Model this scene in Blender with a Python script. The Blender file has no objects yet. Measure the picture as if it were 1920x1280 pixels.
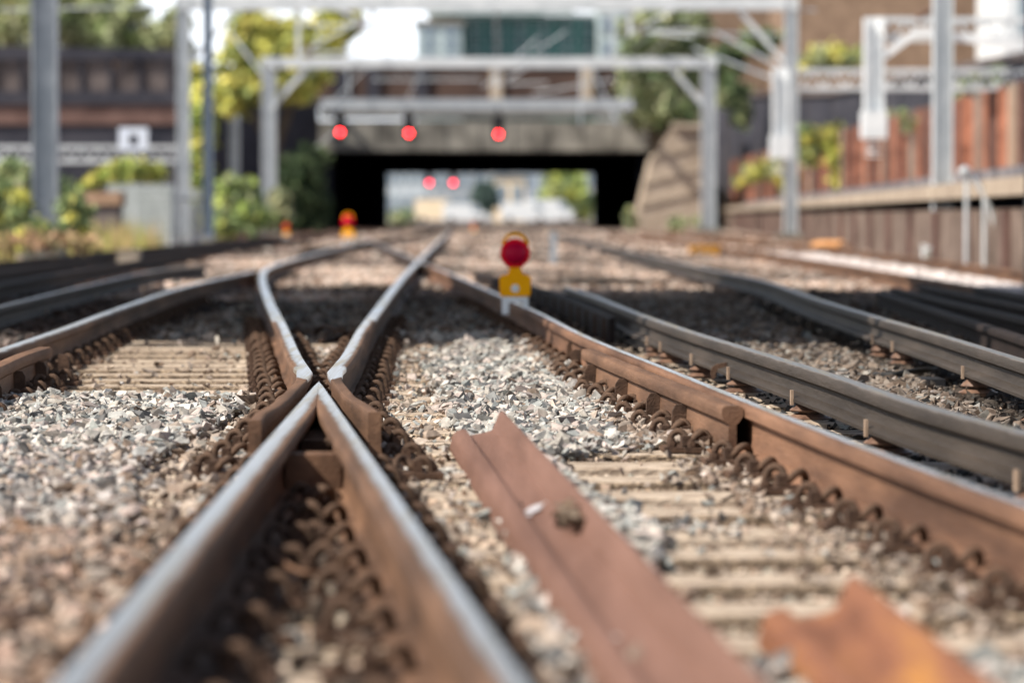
import bpy, bmesh, math, random
import numpy as np
from mathutils import Vector, Matrix
random.seed(7); rng = np.random.default_rng(11)
sc = bpy.context.scene
COL = sc.collection
R = math.radians

# ------------------------------------------------------------------ camera
FPX = 7200.0; CAMZ = 0.77
PITCH = math.atan(235.0/FPX)
cam = bpy.data.cameras.new('camera'); camo = bpy.data.objects.new('camera', cam); COL.objects.link(camo)
camo.location = (0, 0, CAMZ); camo.rotation_euler = (R(90)-PITCH, 0, 0)
cam.sensor_width = 36; cam.lens = 135
cam.clip_start = 0.1; cam.clip_end = 4000
cam.dof.use_dof = True; cam.dof.focus_distance = 14.7; cam.dof.aperture_fstop = 2.6
sc.camera = camo

# ------------------------------------------------------------------ sky and sun
SUN_EL = R(46); SUN_AZ = R(25)       # sun stands to the left and a little behind the camera
to_sun = Vector((-math.cos(SUN_AZ)*math.cos(SUN_EL), -math.sin(SUN_AZ)*math.cos(SUN_EL), math.sin(SUN_EL)))
w = bpy.data.worlds.new('World'); sc.world = w; w.use_nodes = True
nt = w.node_tree; nt.nodes.clear()
sky = nt.nodes.new('ShaderNodeTexSky'); sky.sky_type = 'NISHITA'; sky.sun_disc = False
sky.sun_elevation = SUN_EL; sky.sun_rotation = math.atan2(to_sun.x, to_sun.y)
sky.dust_density = 2.0; sky.air_density = 1.0; sky.ozone_density = 1.0
bg = nt.nodes.new('ShaderNodeBackground'); bg.inputs[1].default_value = 0.085
wo = nt.nodes.new('ShaderNodeOutputWorld')
# thin bright cloud over the sky
tc = nt.nodes.new('ShaderNodeTexCoord'); mp = nt.nodes.new('ShaderNodeMapping'); mp.inputs['Scale'].default_value = (3, 3, 9)
cn = nt.nodes.new('ShaderNodeTexNoise'); cn.inputs['Scale'].default_value = 2.2; cn.inputs['Detail'].default_value = 5
cr = nt.nodes.new('ShaderNodeValToRGB'); cr.color_ramp.elements[0].position = .30; cr.color_ramp.elements[1].position = .52
mx = nt.nodes.new('ShaderNodeMixRGB'); mx.inputs[2].default_value = (13, 13.8, 14.8, 1)
nt.links.new(tc.outputs['Generated'], mp.inputs[0]); nt.links.new(mp.outputs[0], cn.inputs[0]); nt.links.new(cn.outputs[0], cr.inputs[0])
sx_ = nt.nodes.new('ShaderNodeSeparateXYZ'); me_ = nt.nodes.new('ShaderNodeMapRange'); me_.inputs[1].default_value = .36; me_.inputs[2].default_value = .10; mu_ = nt.nodes.new('ShaderNodeMath'); mu_.operation = 'MULTIPLY'
nt.links.new(tc.outputs['Generated'], sx_.inputs[0]); nt.links.new(sx_.outputs[2], me_.inputs[0]); nt.links.new(me_.outputs[0], mu_.inputs[0]); nt.links.new(cr.outputs[0], mu_.inputs[1]); nt.links.new(mu_.outputs[0], mx.inputs[0]); nt.links.new(sky.outputs[0], mx.inputs[1]); nt.links.new(mx.outputs[0], bg.inputs[0]); nt.links.new(bg.outputs[0], wo.inputs[0])
sl = bpy.data.lights.new('sun', 'SUN'); sl.energy = 5.0; sl.angle = R(0.53); sl.color = (1, .93, .84)
so = bpy.data.objects.new('sun', sl); COL.objects.link(so); so.rotation_euler = to_sun.to_track_quat('Z', 'Y').to_euler(); so.location = (0, 0, 40)
sc.view_settings.view_transform = 'Standard'; sc.view_settings.look = 'None'; sc.view_settings.exposure = 0.56; sc.view_settings.gamma = 1
sc.render.engine = 'CYCLES'; sc.cycles.use_denoising = True; sc.cycles.max_bounces = 6; sc.cycles.sample_clamp_indirect = 3; sc.cycles.sample_clamp_direct = 30

# ------------------------------------------------------------------ pixel to world
CP, SP = math.cos(PITCH), math.sin(PITCH)
def ray(px, py):
    a = (px-960)/FPX; b = (640-py)/FPX
    return (a, CP+b*SP, -SP+b*CP)
def onz(px, py, z=0.0):
    d = ray(px, py); t = (z-CAMZ)/d[2]
    return (d[0]*t, d[1]*t, z)
def atd(px, py, D):
    d = ray(px, py); t = D/d[1]
    return (d[0]*t, D, CAMZ+d[2]*t)
def bx_(px, D): return (px-960)/FPX*D      # X at distance D
def bz_(py, D): return atd(960, py, D)[2]   # Z at distance D

# ------------------------------------------------------------------ materials
def lin(r, g, b):
    f = lambda c: (c/255/12.92 if c/255 <= .04045 else ((c/255+.055)/1.055)**2.4)
    return (f(r), f(g), f(b))
MATS = {}
def mat(name, c1, c2=None, scale=8, rough=.8, metal=0, bump=0, bscale=None, c3=None, stretch=None, detail=6, spec=None, pos=(.35, .68), translu=0):
    m = bpy.data.materials.new(name); m.use_nodes = True; n = m.node_tree; b = n.nodes['Principled BSDF']
    b.inputs['Roughness'].default_value = rough; b.inputs['Metallic'].default_value = metal
    if spec is None and rough >= .6: spec = .16
    if spec is not None: b.inputs['Specular IOR Level'].default_value = spec
    t = n.nodes.new('ShaderNodeTexCoord'); mpn = n.nodes.new('ShaderNodeMapping')
    if stretch: mpn.inputs['Scale'].default_value = stretch
    n.links.new(t.outputs['Object'], mpn.inputs[0])
    if c2:
        no = n.nodes.new('ShaderNodeTexNoise'); no.inputs['Scale'].default_value = scale; no.inputs['Detail'].default_value = detail; no.inputs['Roughness'].default_value = .65
        r = n.nodes.new('ShaderNodeValToRGB'); e = r.color_ramp.elements
        e[0].position = pos[0]; e[0].color = (*c1, 1); e[1].position = pos[1]; e[1].color = (*c2, 1)
        if c3:
            x = e.new(.5*(pos[0]+pos[1])); x.color = (*c3, 1)
        n.links.new(mpn.outputs[0], no.inputs[0]); n.links.new(no.outputs[0], r.inputs[0]); n.links.new(r.outputs[0], b.inputs['Base Color'])
    else:
        b.inputs['Base Color'].default_value = (*c1, 1)
    if bump:
        nb = n.nodes.new('ShaderNodeTexNoise'); nb.inputs['Scale'].default_value = bscale or scale*6; nb.inputs['Detail'].default_value = 5
        bu = n.nodes.new('ShaderNodeBump'); bu.inputs['Strength'].default_value = bump; bu.inputs['Distance'].default_value = .01
        n.links.new(mpn.outputs[0], nb.inputs[0]); n.links.new(nb.outputs[0], bu.inputs['Height']); n.links.new(bu.outputs[0], b.inputs['Normal'])
    MATS[name] = m
    return m
def attrmat(name, rough=.85, scale=30, amt=.35, bump=.4):
    """colour from the mesh's own per-piece colour, broken up by noise"""
    m = bpy.data.materials.new(name); m.use_nodes = True; n = m.node_tree; b = n.nodes['Principled BSDF']; b.inputs['Roughness'].default_value = rough
    b.inputs['Specular IOR Level'].default_value = .25
    a = n.nodes.new('ShaderNodeAttribute'); a.attribute_name = 'piece_colour'
    t = n.nodes.new('ShaderNodeTexCoord'); no = n.nodes.new('ShaderNodeTexNoise'); no.inputs['Scale'].default_value = scale; no.inputs['Detail'].default_value = 6
    mr = n.nodes.new('ShaderNodeMapRange'); mr.inputs[1].default_value = .3; mr.inputs[2].default_value = .7; mr.inputs[3].default_value = 1-amt; mr.inputs[4].default_value = 1+amt
    v = n.nodes.new('ShaderNodeVectorMath'); v.operation = 'SCALE'
    n.links.new(t.outputs['Object'], no.inputs[0]); n.links.new(no.outputs[0], mr.inputs[0]); n.links.new(a.outputs['Color'], v.inputs[0]); n.links.new(mr.outputs[0], v.inputs['Scale']); n.links.new(v.outputs[0], b.inputs['Base Color'])
    if bump:
        bu = n.nodes.new('ShaderNodeBump'); bu.inputs['Strength'].default_value = bump; bu.inputs['Distance'].default_value = .004
        n.links.new(no.outputs[0], bu.inputs['Height']); n.links.new(bu.outputs[0], b.inputs['Normal'])
    MATS[name] = m; return m
def emis(name, col, strength):
    m = bpy.data.materials.new(name); m.use_nodes = True; b = m.node_tree.nodes['Principled BSDF']
    b.inputs['Base Color'].default_value = (*col, 1); b.inputs['Emission Color'].default_value = (*col, 1); b.inputs['Emission Strength'].default_value = strength
    MATS[name] = m; return m
rust = mat('rust', (.075, .042, .027), (.215, .12, .072), 7, .75, 0, .35, 90, c3=(.14, .078, .048), stretch=(1, .12, 1))
rust_dark = mat('rust_dark', (.040, .025, .018), (.115, .068, .045), 12, .8, 0, .4, 120)
rust_loose = mat('rust_loose', (.095, .048, .034), (.225, .124, .092), 7, .7, 0, .55, 140, c3=(.16, .086, .062), stretch=(1, .07, 1), detail=10, pos=(.25, .72))
rust_orange = mat('rust_orange', (.12, .052, .032), (.36, .17, .05), 7, .75, 0, .55, 140, c3=(.22, .095, .052), stretch=(1, .14, 1), detail=10)
def wearmat(name, rc, sc_=(.95, .96, .98), rough=.30, srough=.75, soft=.3, nz=.9):
    m = mat(name, rc[0], rc[1], 7, srough, 0, .35, 90, c3=rc[2], stretch=(1, .09, 1)); n = m.node_tree; b = n.nodes['Principled BSDF']
    base = b.inputs['Base Color'].links[0].from_socket
    a = n.nodes.new('ShaderNodeAttribute'); a.attribute_name = 'wear'
    t = n.nodes.new('ShaderNodeTexCoord'); mp_ = n.nodes.new('ShaderNodeMapping'); mp_.inputs['Scale'].default_value = (30, 3, 30)
    no = n.nodes.new('ShaderNodeTexNoise'); no.inputs['Scale'].default_value = 1.0; no.inputs['Detail'].default_value = 6; no.inputs['Roughness'].default_value = .7
    m1 = n.nodes.new('ShaderNodeMath'); m1.operation = 'SUBTRACT'; m1.inputs[1].default_value = .5
    m2 = n.nodes.new('ShaderNodeMath'); m2.operation = 'MULTIPLY_ADD'; m2.inputs[1].default_value = nz
    mr = n.nodes.new('ShaderNodeMapRange'); mr.interpolation_type = 'SMOOTHSTEP'; mr.inputs[1].default_value = 1+soft; mr.inputs[2].default_value = 1-soft
    n.links.new(t.outputs['Object'], mp_.inputs[0]); n.links.new(mp_.outputs[0], no.inputs[0]); n.links.new(no.outputs[0], m1.inputs[0]); n.links.new(m1.outputs[0], m2.inputs[0]); n.links.new(a.outputs['Fac'], m2.inputs[2]); n.links.new(m2.outputs[0], mr.inputs[0])
    # streaky steel: fine grinding marks along the rail, a few tea-coloured stains
    sn = n.nodes.new('ShaderNodeTexNoise'); sn.inputs['Scale'].default_value = 1; sn.inputs['Detail'].default_value = 4; mp2 = n.nodes.new('ShaderNodeMapping'); mp2.inputs['Scale'].default_value = (120, 1.2, 20)
    rr = n.nodes.new('ShaderNodeValToRGB'); e = rr.color_ramp.elements; e[0].position = .3; e[0].color = (sc_[0]*.78, sc_[1]*.74, sc_[2]*.68, 1); e[1].position = .62; e[1].color = (*sc_, 1)
    n.links.new(t.outputs['Object'], mp2.inputs[0]); n.links.new(mp2.outputs[0], sn.inputs[0]); n.links.new(sn.outputs[0], rr.inputs[0])
    st = n.nodes.new('ShaderNodeTexNoise'); st.inputs['Scale'].default_value = 1; st.inputs['Detail'].default_value = 3; mp3 = n.nodes.new('ShaderNodeMapping'); mp3.inputs['Scale'].default_value = (22, .8, 1); mp3.inputs['Location'].default_value = (3.1, 1.7, 0)
    sr = n.nodes.new('ShaderNodeMapRange'); sr.inputs[1].default_value = .50; sr.inputs[2].default_value = .66; sm = n.nodes.new('ShaderNodeMixRGB'); sm.inputs[2].default_value = (.62, .50, .30, 1)
    n.links.new(t.outputs['Object'], mp3.inputs[0]); n.links.new(mp3.outputs[0], st.inputs[0]); n.links.new(st.outputs[0], sr.inputs[0]); n.links.new(sr.outputs[0], sm.inputs[0]); n.links.new(rr.outputs[0], sm.inputs[1]); rr = sm
    wr_ = n.nodes.new('ShaderNodeMapRange'); wr_.inputs[1].default_value = .35; wr_.inputs[2].default_value = 1.05; wm = n.nodes.new('ShaderNodeMixRGB'); wm.inputs[2].default_value = (.34, .29, .25, 1)
    n.links.new(m2.outputs[0], wr_.inputs[0]); n.links.new(wr_.outputs[0], wm.inputs[0]); n.links.new(rr.outputs[0], wm.inputs[1]); rr = wm
    mx_ = n.nodes.new('ShaderNodeMixRGB'); n.links.new(mr.outputs[0], mx_.inputs[0]); n.links.new(base, mx_.inputs[1]); n.links.new(rr.outputs[0], mx_.inputs[2]); n.links.new(mx_.outputs[0], b.inputs['Base Color'])
    n.links.new(mr.outputs[0], b.inputs['Metallic'])
    ro = n.nodes.new('ShaderNodeMapRange'); ro.inputs[3].default_value = srough; ro.inputs[4].default_value = rough; n.links.new(mr.outputs[0], ro.inputs[0]); n.links.new(ro.outputs[0], b.inputs['Roughness'])
    return m
RC = [(.065, .038, .025), (.21, .118, .070), (.13, .073, .045)]
RCO = [(.085, .046, .030), (.24, .130, .078), (.155, .084, .052)]
w_rust = wearmat('running_rail_steel', RC)
w_c = wearmat('orange_rail_steel', RCO)
w_dark = wearmat('dark_rail_steel', [(.03, .021, .017), (.075, .045, .032), (.05, .032, .024)], (.5, .52, .55), .3)
w_cond = wearmat('conductor_iron_worn', [(.028, .022, .018), (.065, .051, .041), (.044, .035, .028)], (.46, .46, .45), .42, .62, .3)
w_condd = wearmat('conductor_iron_dark', [(.02, .015, .013), (.05, .035, .03), (.03, .024, .02)], (.36, .37, .39), .4, .7, .3)
clipm = mat('clip_rust', (.05, .032, .022), (.135, .082, .054), 25, .75, 0, .4, 200)
steel = mat('polished_steel', (.55, .56, .58), (.80, .82, .85), 3, .24, 1.0, .05, 60, stretch=(8, .25, 8))
steel_worn = mat('worn_steel', (.36, .30, .26), (.66, .60, .54), 9, .4, .7, .12, 90, stretch=(3, .6, 3))
cond = mat('conductor_iron', (.085, .066, .052), (.17, .14, .115), 5, .62, .15, .25, 80, stretch=(1, .3, 1))
cond_top = mat('conductor_top', (.16, .155, .15), (.33, .32, .31), 6, .42, .6, .1, 60, stretch=(4, .3, 4))
dark_iron = mat('dark_iron', (.012, .009, .008), (.036, .025, .022), 8, .75, .0, .3)
concrete = mat('bearer_concrete', (.22, .165, .12), (.56, .465, .365), 9, .9, 0, .9, 60, c3=(.42, .34, .26), stretch=(.6, 1, 1))
soil = mat('soil', (.10, .07, .05), (.33, .25, .18), 22, .95, 0, .6, 60)
galv = mat('galvanised', (.50, .53, .54), (.68, .70, .70), 2, .5, .25, 0)
galv_dark = mat('weathered_galvanised', (.30, .33, .36), (.47, .50, .52), 2, .6, .2, 0)
clip_tan = mat('tan_clip', (.24, .17, .12), (.36, .27, .20), 12, .8)
whitep = mat('white_paint', (.62, .65, .66), (.80, .82, .82), 3, .5)
ceramic = mat('insulator_ceramic', (.09, .05, .035), (.25, .15, .10), 18, .45, 0, .2)
yellow = mat('yellow_plastic', (.95, .40, .0), (1.0, .46, .002), 20, .6, spec=.1)
redl = mat('red_lens', (.70, .0, .012), (.78, .0, .02), 10, .5, spec=.12)
redd = mat('red_lens_bowl', (.42, .0, .03), (.50, .0, .036), 10, .5, spec=.15)
brick_dark = mat('dark_brick', (.075, .062, .060), (.19, .16, .15), .8, .95, 0, .3, 6)
brick_red = mat('engineering_brick', (.10, .06, .052), (.20, .125, .105), .8, .95)
blue_dark = mat('soot_blue_brick', (.024, .026, .036), (.068, .066, .078), .6, .95)
brick_or = mat('orange_brick', (.17, .075, .05), (.50, .235, .15), 2.6, .9, 0, .3, 10)
brick_brown = mat('brown_brick', (.19, .125, .085), (.31, .215, .15), 1.2, .9)
stone = mat('pale_stone', (.34, .28, .21), (.55, .47, .38), .8, .9)
conc_grey = mat('grey_concrete', (.09, .085, .075), (.33, .315, .275), .45, .9)
tunnel_m = mat('black_lining', (.004, .005, .008), (.012, .013, .018), .5, 1, spec=0.0)  # near-black lining for the bridge opening and the platform gap
wing_m = mat('wing_wall_stone', (.30, .24, .18), (.48, .40, .32), .6, .9)
teal = mat('green_glass', (.03, .13, .115), (.075, .20, .175), .15, .6, 0, spec=.2)
palegr = mat('pale_cladding', (.36, .44, .44), (.52, .60, .60), .1, .5)
glassb = mat('window_glass', (.16, .21, .26), (.25, .31, .36), .3, .2)
cream = mat('cream_render', (.78, .62, .42), (.85, .72, .52), .4, .8)
wood = mat('old_wood', (.10, .075, .055), (.34, .27, .20), 12, .95, 0, .9, 40, stretch=(.25, 1, 1))
leafm = attrmat('leaves', .6, 2, .25, 0)
stonem = attrmat('ballast_stone', .9, 45, .28, .6)
barkm = mat('bark', (.06, .045, .03), (.14, .11, .08), 6, .95)
rubber = mat('black_cable', (.02, .02, .02), (.04, .04, .04), 10, .6)
redglow = emis('red_signal_glow', (1, .02, .025), 20)
redglow2 = emis('red_signal_glow_far', (1, .02, .06), 9)
black = mat('black_paint', (.012, .012, .014), (.02, .02, .022), 3, .6)
pinkp = mat('pink_spray_paint', (.75, .06, .12), (.8, .1, .16), 20, .6)
plast = mat('white_plastic', (.7, .6, .6), (.8, .7, .7), 20, .5)
yellow_bag = mat('yellow_wrapper', (.75, .5, .02), (.8, .58, .03), 20, .4)

# ------------------------------------------------------------------ mesh helpers
def tag(o, label=None, cat=None, group=None, kind=None):
    if label: o['label'] = label
    if cat: o['category'] = cat
    if group: o['group'] = group
    if kind: o['kind'] = kind
    return o
def empty(name, loc, label, cat, group=None, rz=0):
    o = bpy.data.objects.new(name, None); COL.objects.link(o); o.location = loc; o.rotation_euler = (0, 0, rz)
    o.empty_display_size = .1
    return tag(o, label, cat, group)
class MB:
    def __init__(s): s.v = []; s.f = []; s.m = []; s.wear = {}
    def add(s, vs, fs, mi=0):
        b = len(s.v); s.v += [tuple(p) for p in vs]; s.f += [tuple(i+b for i in f) for f in fs]
        s.m += ([mi]*len(fs) if isinstance(mi, int) else list(mi)); return s
    def box(s, x0, x1, y0, y1, z0, z1, mi=0, M=None):
        vs = [(x, y, z) for z in (z0, z1) for y in (y0, y1) for x in (x0, x1)]
        if M is not None: vs = [tuple(M @ Vector(p)) for p in vs]
        return s.add(vs, [(0, 2, 3, 1), (4, 5, 7, 6), (0, 1, 5, 4), (2, 6, 7, 3), (0, 4, 6, 2), (1, 3, 7, 5)], mi)
    def bar(s, a, b, w, h=None, mi=0, up=(0, 0, 1)):
        h = h or w; a = Vector(a); b = Vector(b); d = (b-a).normalized(); up = Vector(up)
        if abs(d.dot(up)) > .98: up = Vector((0, 1, 0))
        sd = d.cross(up).normalized(); u2 = sd.cross(d).normalized(); vs = []
        for p in (a, b):
            for (i, j) in ((-1, -1), (1, -1), (1, 1), (-1, 1)): vs.append(p+sd*i*w/2+u2*j*h/2)
        return s.add(vs, [(3, 2, 1, 0), (4, 5, 6, 7), (0, 1, 5, 4), (1, 2, 6, 5), (2, 3, 7, 6), (3, 0, 4, 7)], mi)
    def tube(s, pts, r, n=8, mi=0, closed=False):
        pts = [Vector(p) for p in pts]; rings = []; rr = r if isinstance(r, (list, tuple)) else [r]*len(pts)
        prev = None
        for i, p in enumerate(pts):
            t = (pts[min(i+1, len(pts)-1)]-pts[max(i-1, 0)]).normalized()
            if prev is None:
                a = Vector((0, 0, 1)) if abs(t.z) < .9 else Vector((1, 0, 0)); u = t.cross(a).normalized()
            else:
                u = (prev-t*prev.dot(t)).normalized()
            prev = u; v = t.cross(u)
            rings.append([p+(u*math.cos(2*math.pi*k/n)+v*math.sin(2*math.pi*k/n))*rr[i] for k in range(n)])
        vs = [q for rg in rings for q in rg]; fs = []
        for i in range(len(rings)-1):
            for k in range(n):
                fs.append((i*n+k, i*n+(k+1) % n, (i+1)*n+(k+1) % n, (i+1)*n+k))
        fs.append(tuple(range(n-1, -1, -1))); fs.append(tuple((len(rings)-1)*n+k for k in range(n)))
        return s.add(vs, fs, mi)
    def lathe(s, prof, c, axis='Z', n=24, mi=0):
        vs = []; fs = []
        for (r, h) in prof:
            for k in range(n):
                a = 2*math.pi*k/n
                if axis == 'Z': vs.append((c[0]+r*math.cos(a), c[1]+r*math.sin(a), c[2]+h))
                else: vs.append((c[0]+r*math.cos(a), c[1]-h, c[2]+r*math.sin(a)))
        for i in range(len(prof)-1):
            for k in range(n): fs.append((i*n+k, i*n+(k+1) % n, (i+1)*n+(k+1) % n, (i+1)*n+k))
        fs.append(tuple(range(n-1, -1, -1))); fs.append(tuple((len(prof)-1)*n+k for k in range(n)))
        return s.add(vs, fs, mi)
    def loft(s, rings, mi=0, cap=True, wear=None):
        """rings: equal-length closed loops; mi int or per-segment list"""
        n = len(rings[0]); b = len(s.v)
        for rg in rings: s.v += [tuple(p) for p in rg]
        if wear is not None:
            for i in range(len(rings)):
                for k in range(n): s.wear[b+i*n+k] = wear[k] if not callable(wear) else wear(i, k)
        for i in range(len(rings)-1):
            for k in range(n):
                s.f.append((b+i*n+k, b+(i+1)*n+k, b+(i+1)*n+(k+1) % n, b+i*n+(k+1) % n))
                s.m.append(mi if isinstance(mi, int) else (mi[k] if not callable(mi) else 0))
        if cap:
            s.f.append(tuple(b+k for k in range(n))); s.m.append(0 if not isinstance(mi, int) else mi)
            s.f.append(tuple(b+(len(rings)-1)*n+k for k in range(n-1, -1, -1))); s.m.append(0 if not isinstance(mi, int) else mi)
        return s
    def prism(s, poly, off, mi=0):
        """poly: 3D points; off: extrusion vector"""
        n = len(poly); off = Vector(off); vs = [Vector(p) for p in poly]+[Vector(p)+off for p in poly]
        fs = [tuple(range(n)), tuple(range(2*n-1, n-1, -1))]+[(i, i+n, (i+1) % n+n, (i+1) % n) for i in range(n)]
        return s.add(vs, fs, mi)
    def build(s, name, mats, parent=None, smooth=None, fixn=True, bevel=0):
        me = bpy.data.meshes.new(name); me.from_pydata(s.v, [], s.f)
        for m in (mats if isinstance(mats, (list, tuple)) else [mats]): me.materials.append(m)
        me.polygons.foreach_set('material_index', s.m)
        if s.wear:
            at_ = me.attributes.new('wear', 'FLOAT', 'POINT'); at_.data.foreach_set('value', [s.wear.get(i, 9.0) for i in range(len(s.v))])
        if fixn or bevel:
            b = bmesh.new(); b.from_mesh(me)
            if bevel:
                bmesh.ops.remove_doubles(b, verts=b.verts, dist=1e-5)
                ed = [e for e in b.edges if len(e.link_faces) == 2 and e.calc_face_angle(0) > R(30)]
                bmesh.ops.bevel(b, geom=ed, offset=bevel, segments=2, affect='EDGES', clamp_overlap=True)
            bmesh.ops.recalc_face_normals(b, faces=b.faces); b.to_mesh(me); b.free()
        if smooth:
            me.polygons.foreach_set('use_smooth', [True]*len(me.polygons)); me.set_sharp_from_angle(angle=R(smooth))
        o = bpy.data.objects.new(name, me); COL.objects.link(o)
        if parent is not None:
            o.parent = parent; o.matrix_parent_inverse = parent_inv(parent)
        return o
def world_of(o):
    M = Matrix.LocRotScale(o.location, o.rotation_euler, o.scale)
    if o.parent: M = world_of(o.parent) @ o.matrix_parent_inverse @ M
    return M
def parent_inv(p): return world_of(p).inverted()
def copy_tree(o, parent=None, loc=None, rz=None):
    c = o.copy(); COL.objects.link(c)
    if parent is not None: c.parent = parent
    for ch in list(KIDS(o)):
        copy_tree(ch, c)
    if loc is not None: c.location = loc
    if rz is not None: c.rotation_euler = (0, 0, rz)
    return c
def KIDS(o): return [x for x in COL.objects if x.parent == o]

# per-piece coloured mesh made by numpy
def np_mesh(name, verts, faces_flat, loop_total, cols, m, parent=None):
    me = bpy.data.meshes.new(name)
    nv = len(verts); nl = len(faces_flat); npo = len(loop_total)
    me.vertices.add(nv); me.vertices.foreach_set('co', verts.astype(np.float32).ravel())
    me.loops.add(nl); me.loops.foreach_set('vertex_index', faces_flat.astype(np.int32))
    me.polygons.add(npo); st = np.concatenate([[0], np.cumsum(loop_total)[:-1]]).astype(np.int32)
    me.polygons.foreach_set('loop_start', st)
    me.update(calc_edges=True)
    a = me.attributes.new('piece_colour', 'FLOAT_COLOR', 'POINT'); a.data.foreach_set('color', np.hstack([cols, np.ones((nv, 1))]).astype(np.float32).ravel())
    me.materials.append(m); me.validate(); me.shade_flat()
    o = bpy.data.objects.new(name, me); COL.objects.link(o)
    if parent is not None: o.parent = parent; o.matrix_parent_inverse = parent_inv(parent)
    return o

# ------------------------------------------------------------------ rail curves (photo pixels on the rail-head plane)
ZR = 0.17
def smooth_curve(pts, step=.35, x_end=None):
    """pts (X,Y) sorted by Y -> dense Catmull-Rom"""
    P = [Vector((p[0], p[1])) for p in sorted(pts, key=lambda q: q[1])]
    P = [P[0]*2-P[1]]+P+[P[-1]*2-P[-2]]
    out = []
    for i in range(1, len(P)-2):
        L = (P[i+1]-P[i]).length; n = max(2, int(L/step))
        if P[i].y > 40: n = max(2, int(L/2.5))
        # centripetal-like tangents by Y
        m0 = (P[i+1].x-P[i-1].x)/(P[i+1].y-P[i-1].y); m1 = (P[i+2].x-P[i].x)/(P[i+2].y-P[i].y); h = P[i+1].y-P[i].y
        for k in range(n):
            t = k/n; a = 2*t**3-3*t**2+1; b = t**3-2*t**2+t; c = -2*t**3+3*t**2; d = t**3-t**2
            out.append((a*P[i].x+b*h*m0+c*P[i+1].x+d*h*m1, P[i].y+h*t))
    out.append((P[-2].x, P[-2].y)); return out
def fit(pxs, z=ZR, near=None):
    pts = [onz(x, y, z)[:2] for x, y in pxs]
    if near: # extend towards the camera in a straight line
        pts.sort(key=lambda q: q[1]); (x0, y0), (x1, y1) = pts[0], pts[1]
        if y0 > near: pts.insert(0, (x0+(x0-x1)/(y0-y1)*(near-y0), near))
    return smooth_curve(pts)
def Xat(curve, y): return float(np.interp(y, [p[1] for p in curve], [p[0] for p in curve]))
HALF = [(0.0, 0), (.011, 0), (.022, 0), (.030, -.0025), (.0345, -.009), (.0355, -.018), (.0350, -.036), (.013, -.049), (.0095, -.062), (.0095, -.11), (.014, -.135), (.064, -.147), (.0695, -.151), (.0695, -.159)]
def prof_full(H=HALF, sc_=1.0):
    return [(-u*sc_, z*sc_) for u, z in reversed(H[1:])]+[(u*sc_, z*sc_) for u, z in H]   # from left foot over head to right foot
def rail_mi(n, pol=1, rst=0, corner=None):
    """segments: index n/2-1 is the top"""
    k = n//2-1; mi = [rst]*n; mi[k] = pol
    if corner is not None:
        for j in corner: mi[k+j] = pol
    return mi
def sweep_rail(curve, name, mats, z=ZR, prof=None, mi=None, parent=None, y0=None, y1=None, smooth=35, wc=0.0, hw=.024):
    prof = prof or prof_full(); rings = []
    pts = [p for p in curve if (y0 is None or p[1] >= y0) and (y1 is None or p[1] <= y1)]
    if y0 is not None and curve[0][1] < y0: pts.insert(0, (Xat(curve, y0), y0))
    if y1 is not None and curve[-1][1] > y1: pts.append((Xat(curve, y1), y1))
    for i, (x, y) in enumerate(pts):
        a = pts[max(i-1, 0)]; b = pts[min(i+1, len(pts)-1)]; t = Vector((b[0]-a[0], b[1]-a[1])).normalized(); nrm = Vector((t.y, -t.x))
        rings.append([(x+nrm.x*u, y+nrm.y*u, z+h) for u, h in prof])
    mb = MB(); mb.loft(rings, 0, wear=[(abs(u-wc)/hw if h > -.012 else 9.0) for u, h in prof] if hw else None)
    if not isinstance(mats, (list, tuple)): mats = [mats]
    return mb.build(name, mats, parent, smooth=smooth)

# gauge faces of the crossing
nose = Vector(onz(598, 711, ZR)[:2])
A_far = onz(852, 428, ZR)[:2]; A_near = onz(98, 1280, ZR)[:2]
B_near = onz(992, 1280, ZR)[:2]
sA = (nose.x-A_near[0])/(nose.y-A_near[1]); sB = (nose.x-B_near[0])/(nose.y-B_near[1])
gA = lambda y: nose.x+sA*(y-nose.y)
gB = lambda y: nose.x+sB*(y-nose.y)
C_curve = fit([(686, 449), (800, 495), (1000, 583), (1096, 631), (1240, 689), (1383, 747), (1527, 804), (1719, 876), (1912, 944)], near=3.5)
D_curve = fit([(905, 502), (1000, 522), (1096, 549), (1192, 586), (1287, 619), (1431, 663), (1575, 708), (1719, 756), (1910, 808)], z=.195, near=6)
E_curve = fit([(1040, 437), (1168, 468), (1335, 506), (1431, 526), (1527, 559), (1623, 588), (1766, 629), (1910, 673)], z=.205, near=11)
L1_curve = fit([(0, 656), (112, 618), (225, 577), (337, 540), (420, 520), (480, 507)], near=10)
L2_curve = fit([(0, 577), (150, 540), (300, 508), (382, 500)], near=15)
L3_curve = fit([(0, 532), (187, 499), (375, 469), (525, 450), (600, 440)], near=20)
L4_curve = fit([(0, 491), (187, 472), (375, 455), (500, 443)], near=28)
L5_curve = fit([(0, 508), (187, 482), (375, 461), (520, 446)], near=28)
R1_curve = fit([(1140, 437), (1300, 455), (1500, 483), (1719, 519), (1920, 551)], near=20)
R2_curve = fit([(1200, 434), (1330, 445), (1500, 460), (1719, 483), (1920, 509)], near=26)
R3_curve = fit([(1250, 431), (1500, 448), (1719, 468), (1920, 489)], near=28)
F1_curve = smooth_curve([onz(x, y, ZR)[:2] for x, y in ((905, 500), (960, 462), (985, 440), (990, 428))])
F2_curve = smooth_curve([onz(x, y, ZR)[:2] for x, y in ((560, 470), (700, 452), (790, 436), (830, 427))])
F3_curve = smooth_curve([onz(x, y, ZR)[:2] for x, y in ((1700, 500), (1500, 468), (1350, 449), (1180, 434))])
W1y = nose.y+.9
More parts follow.
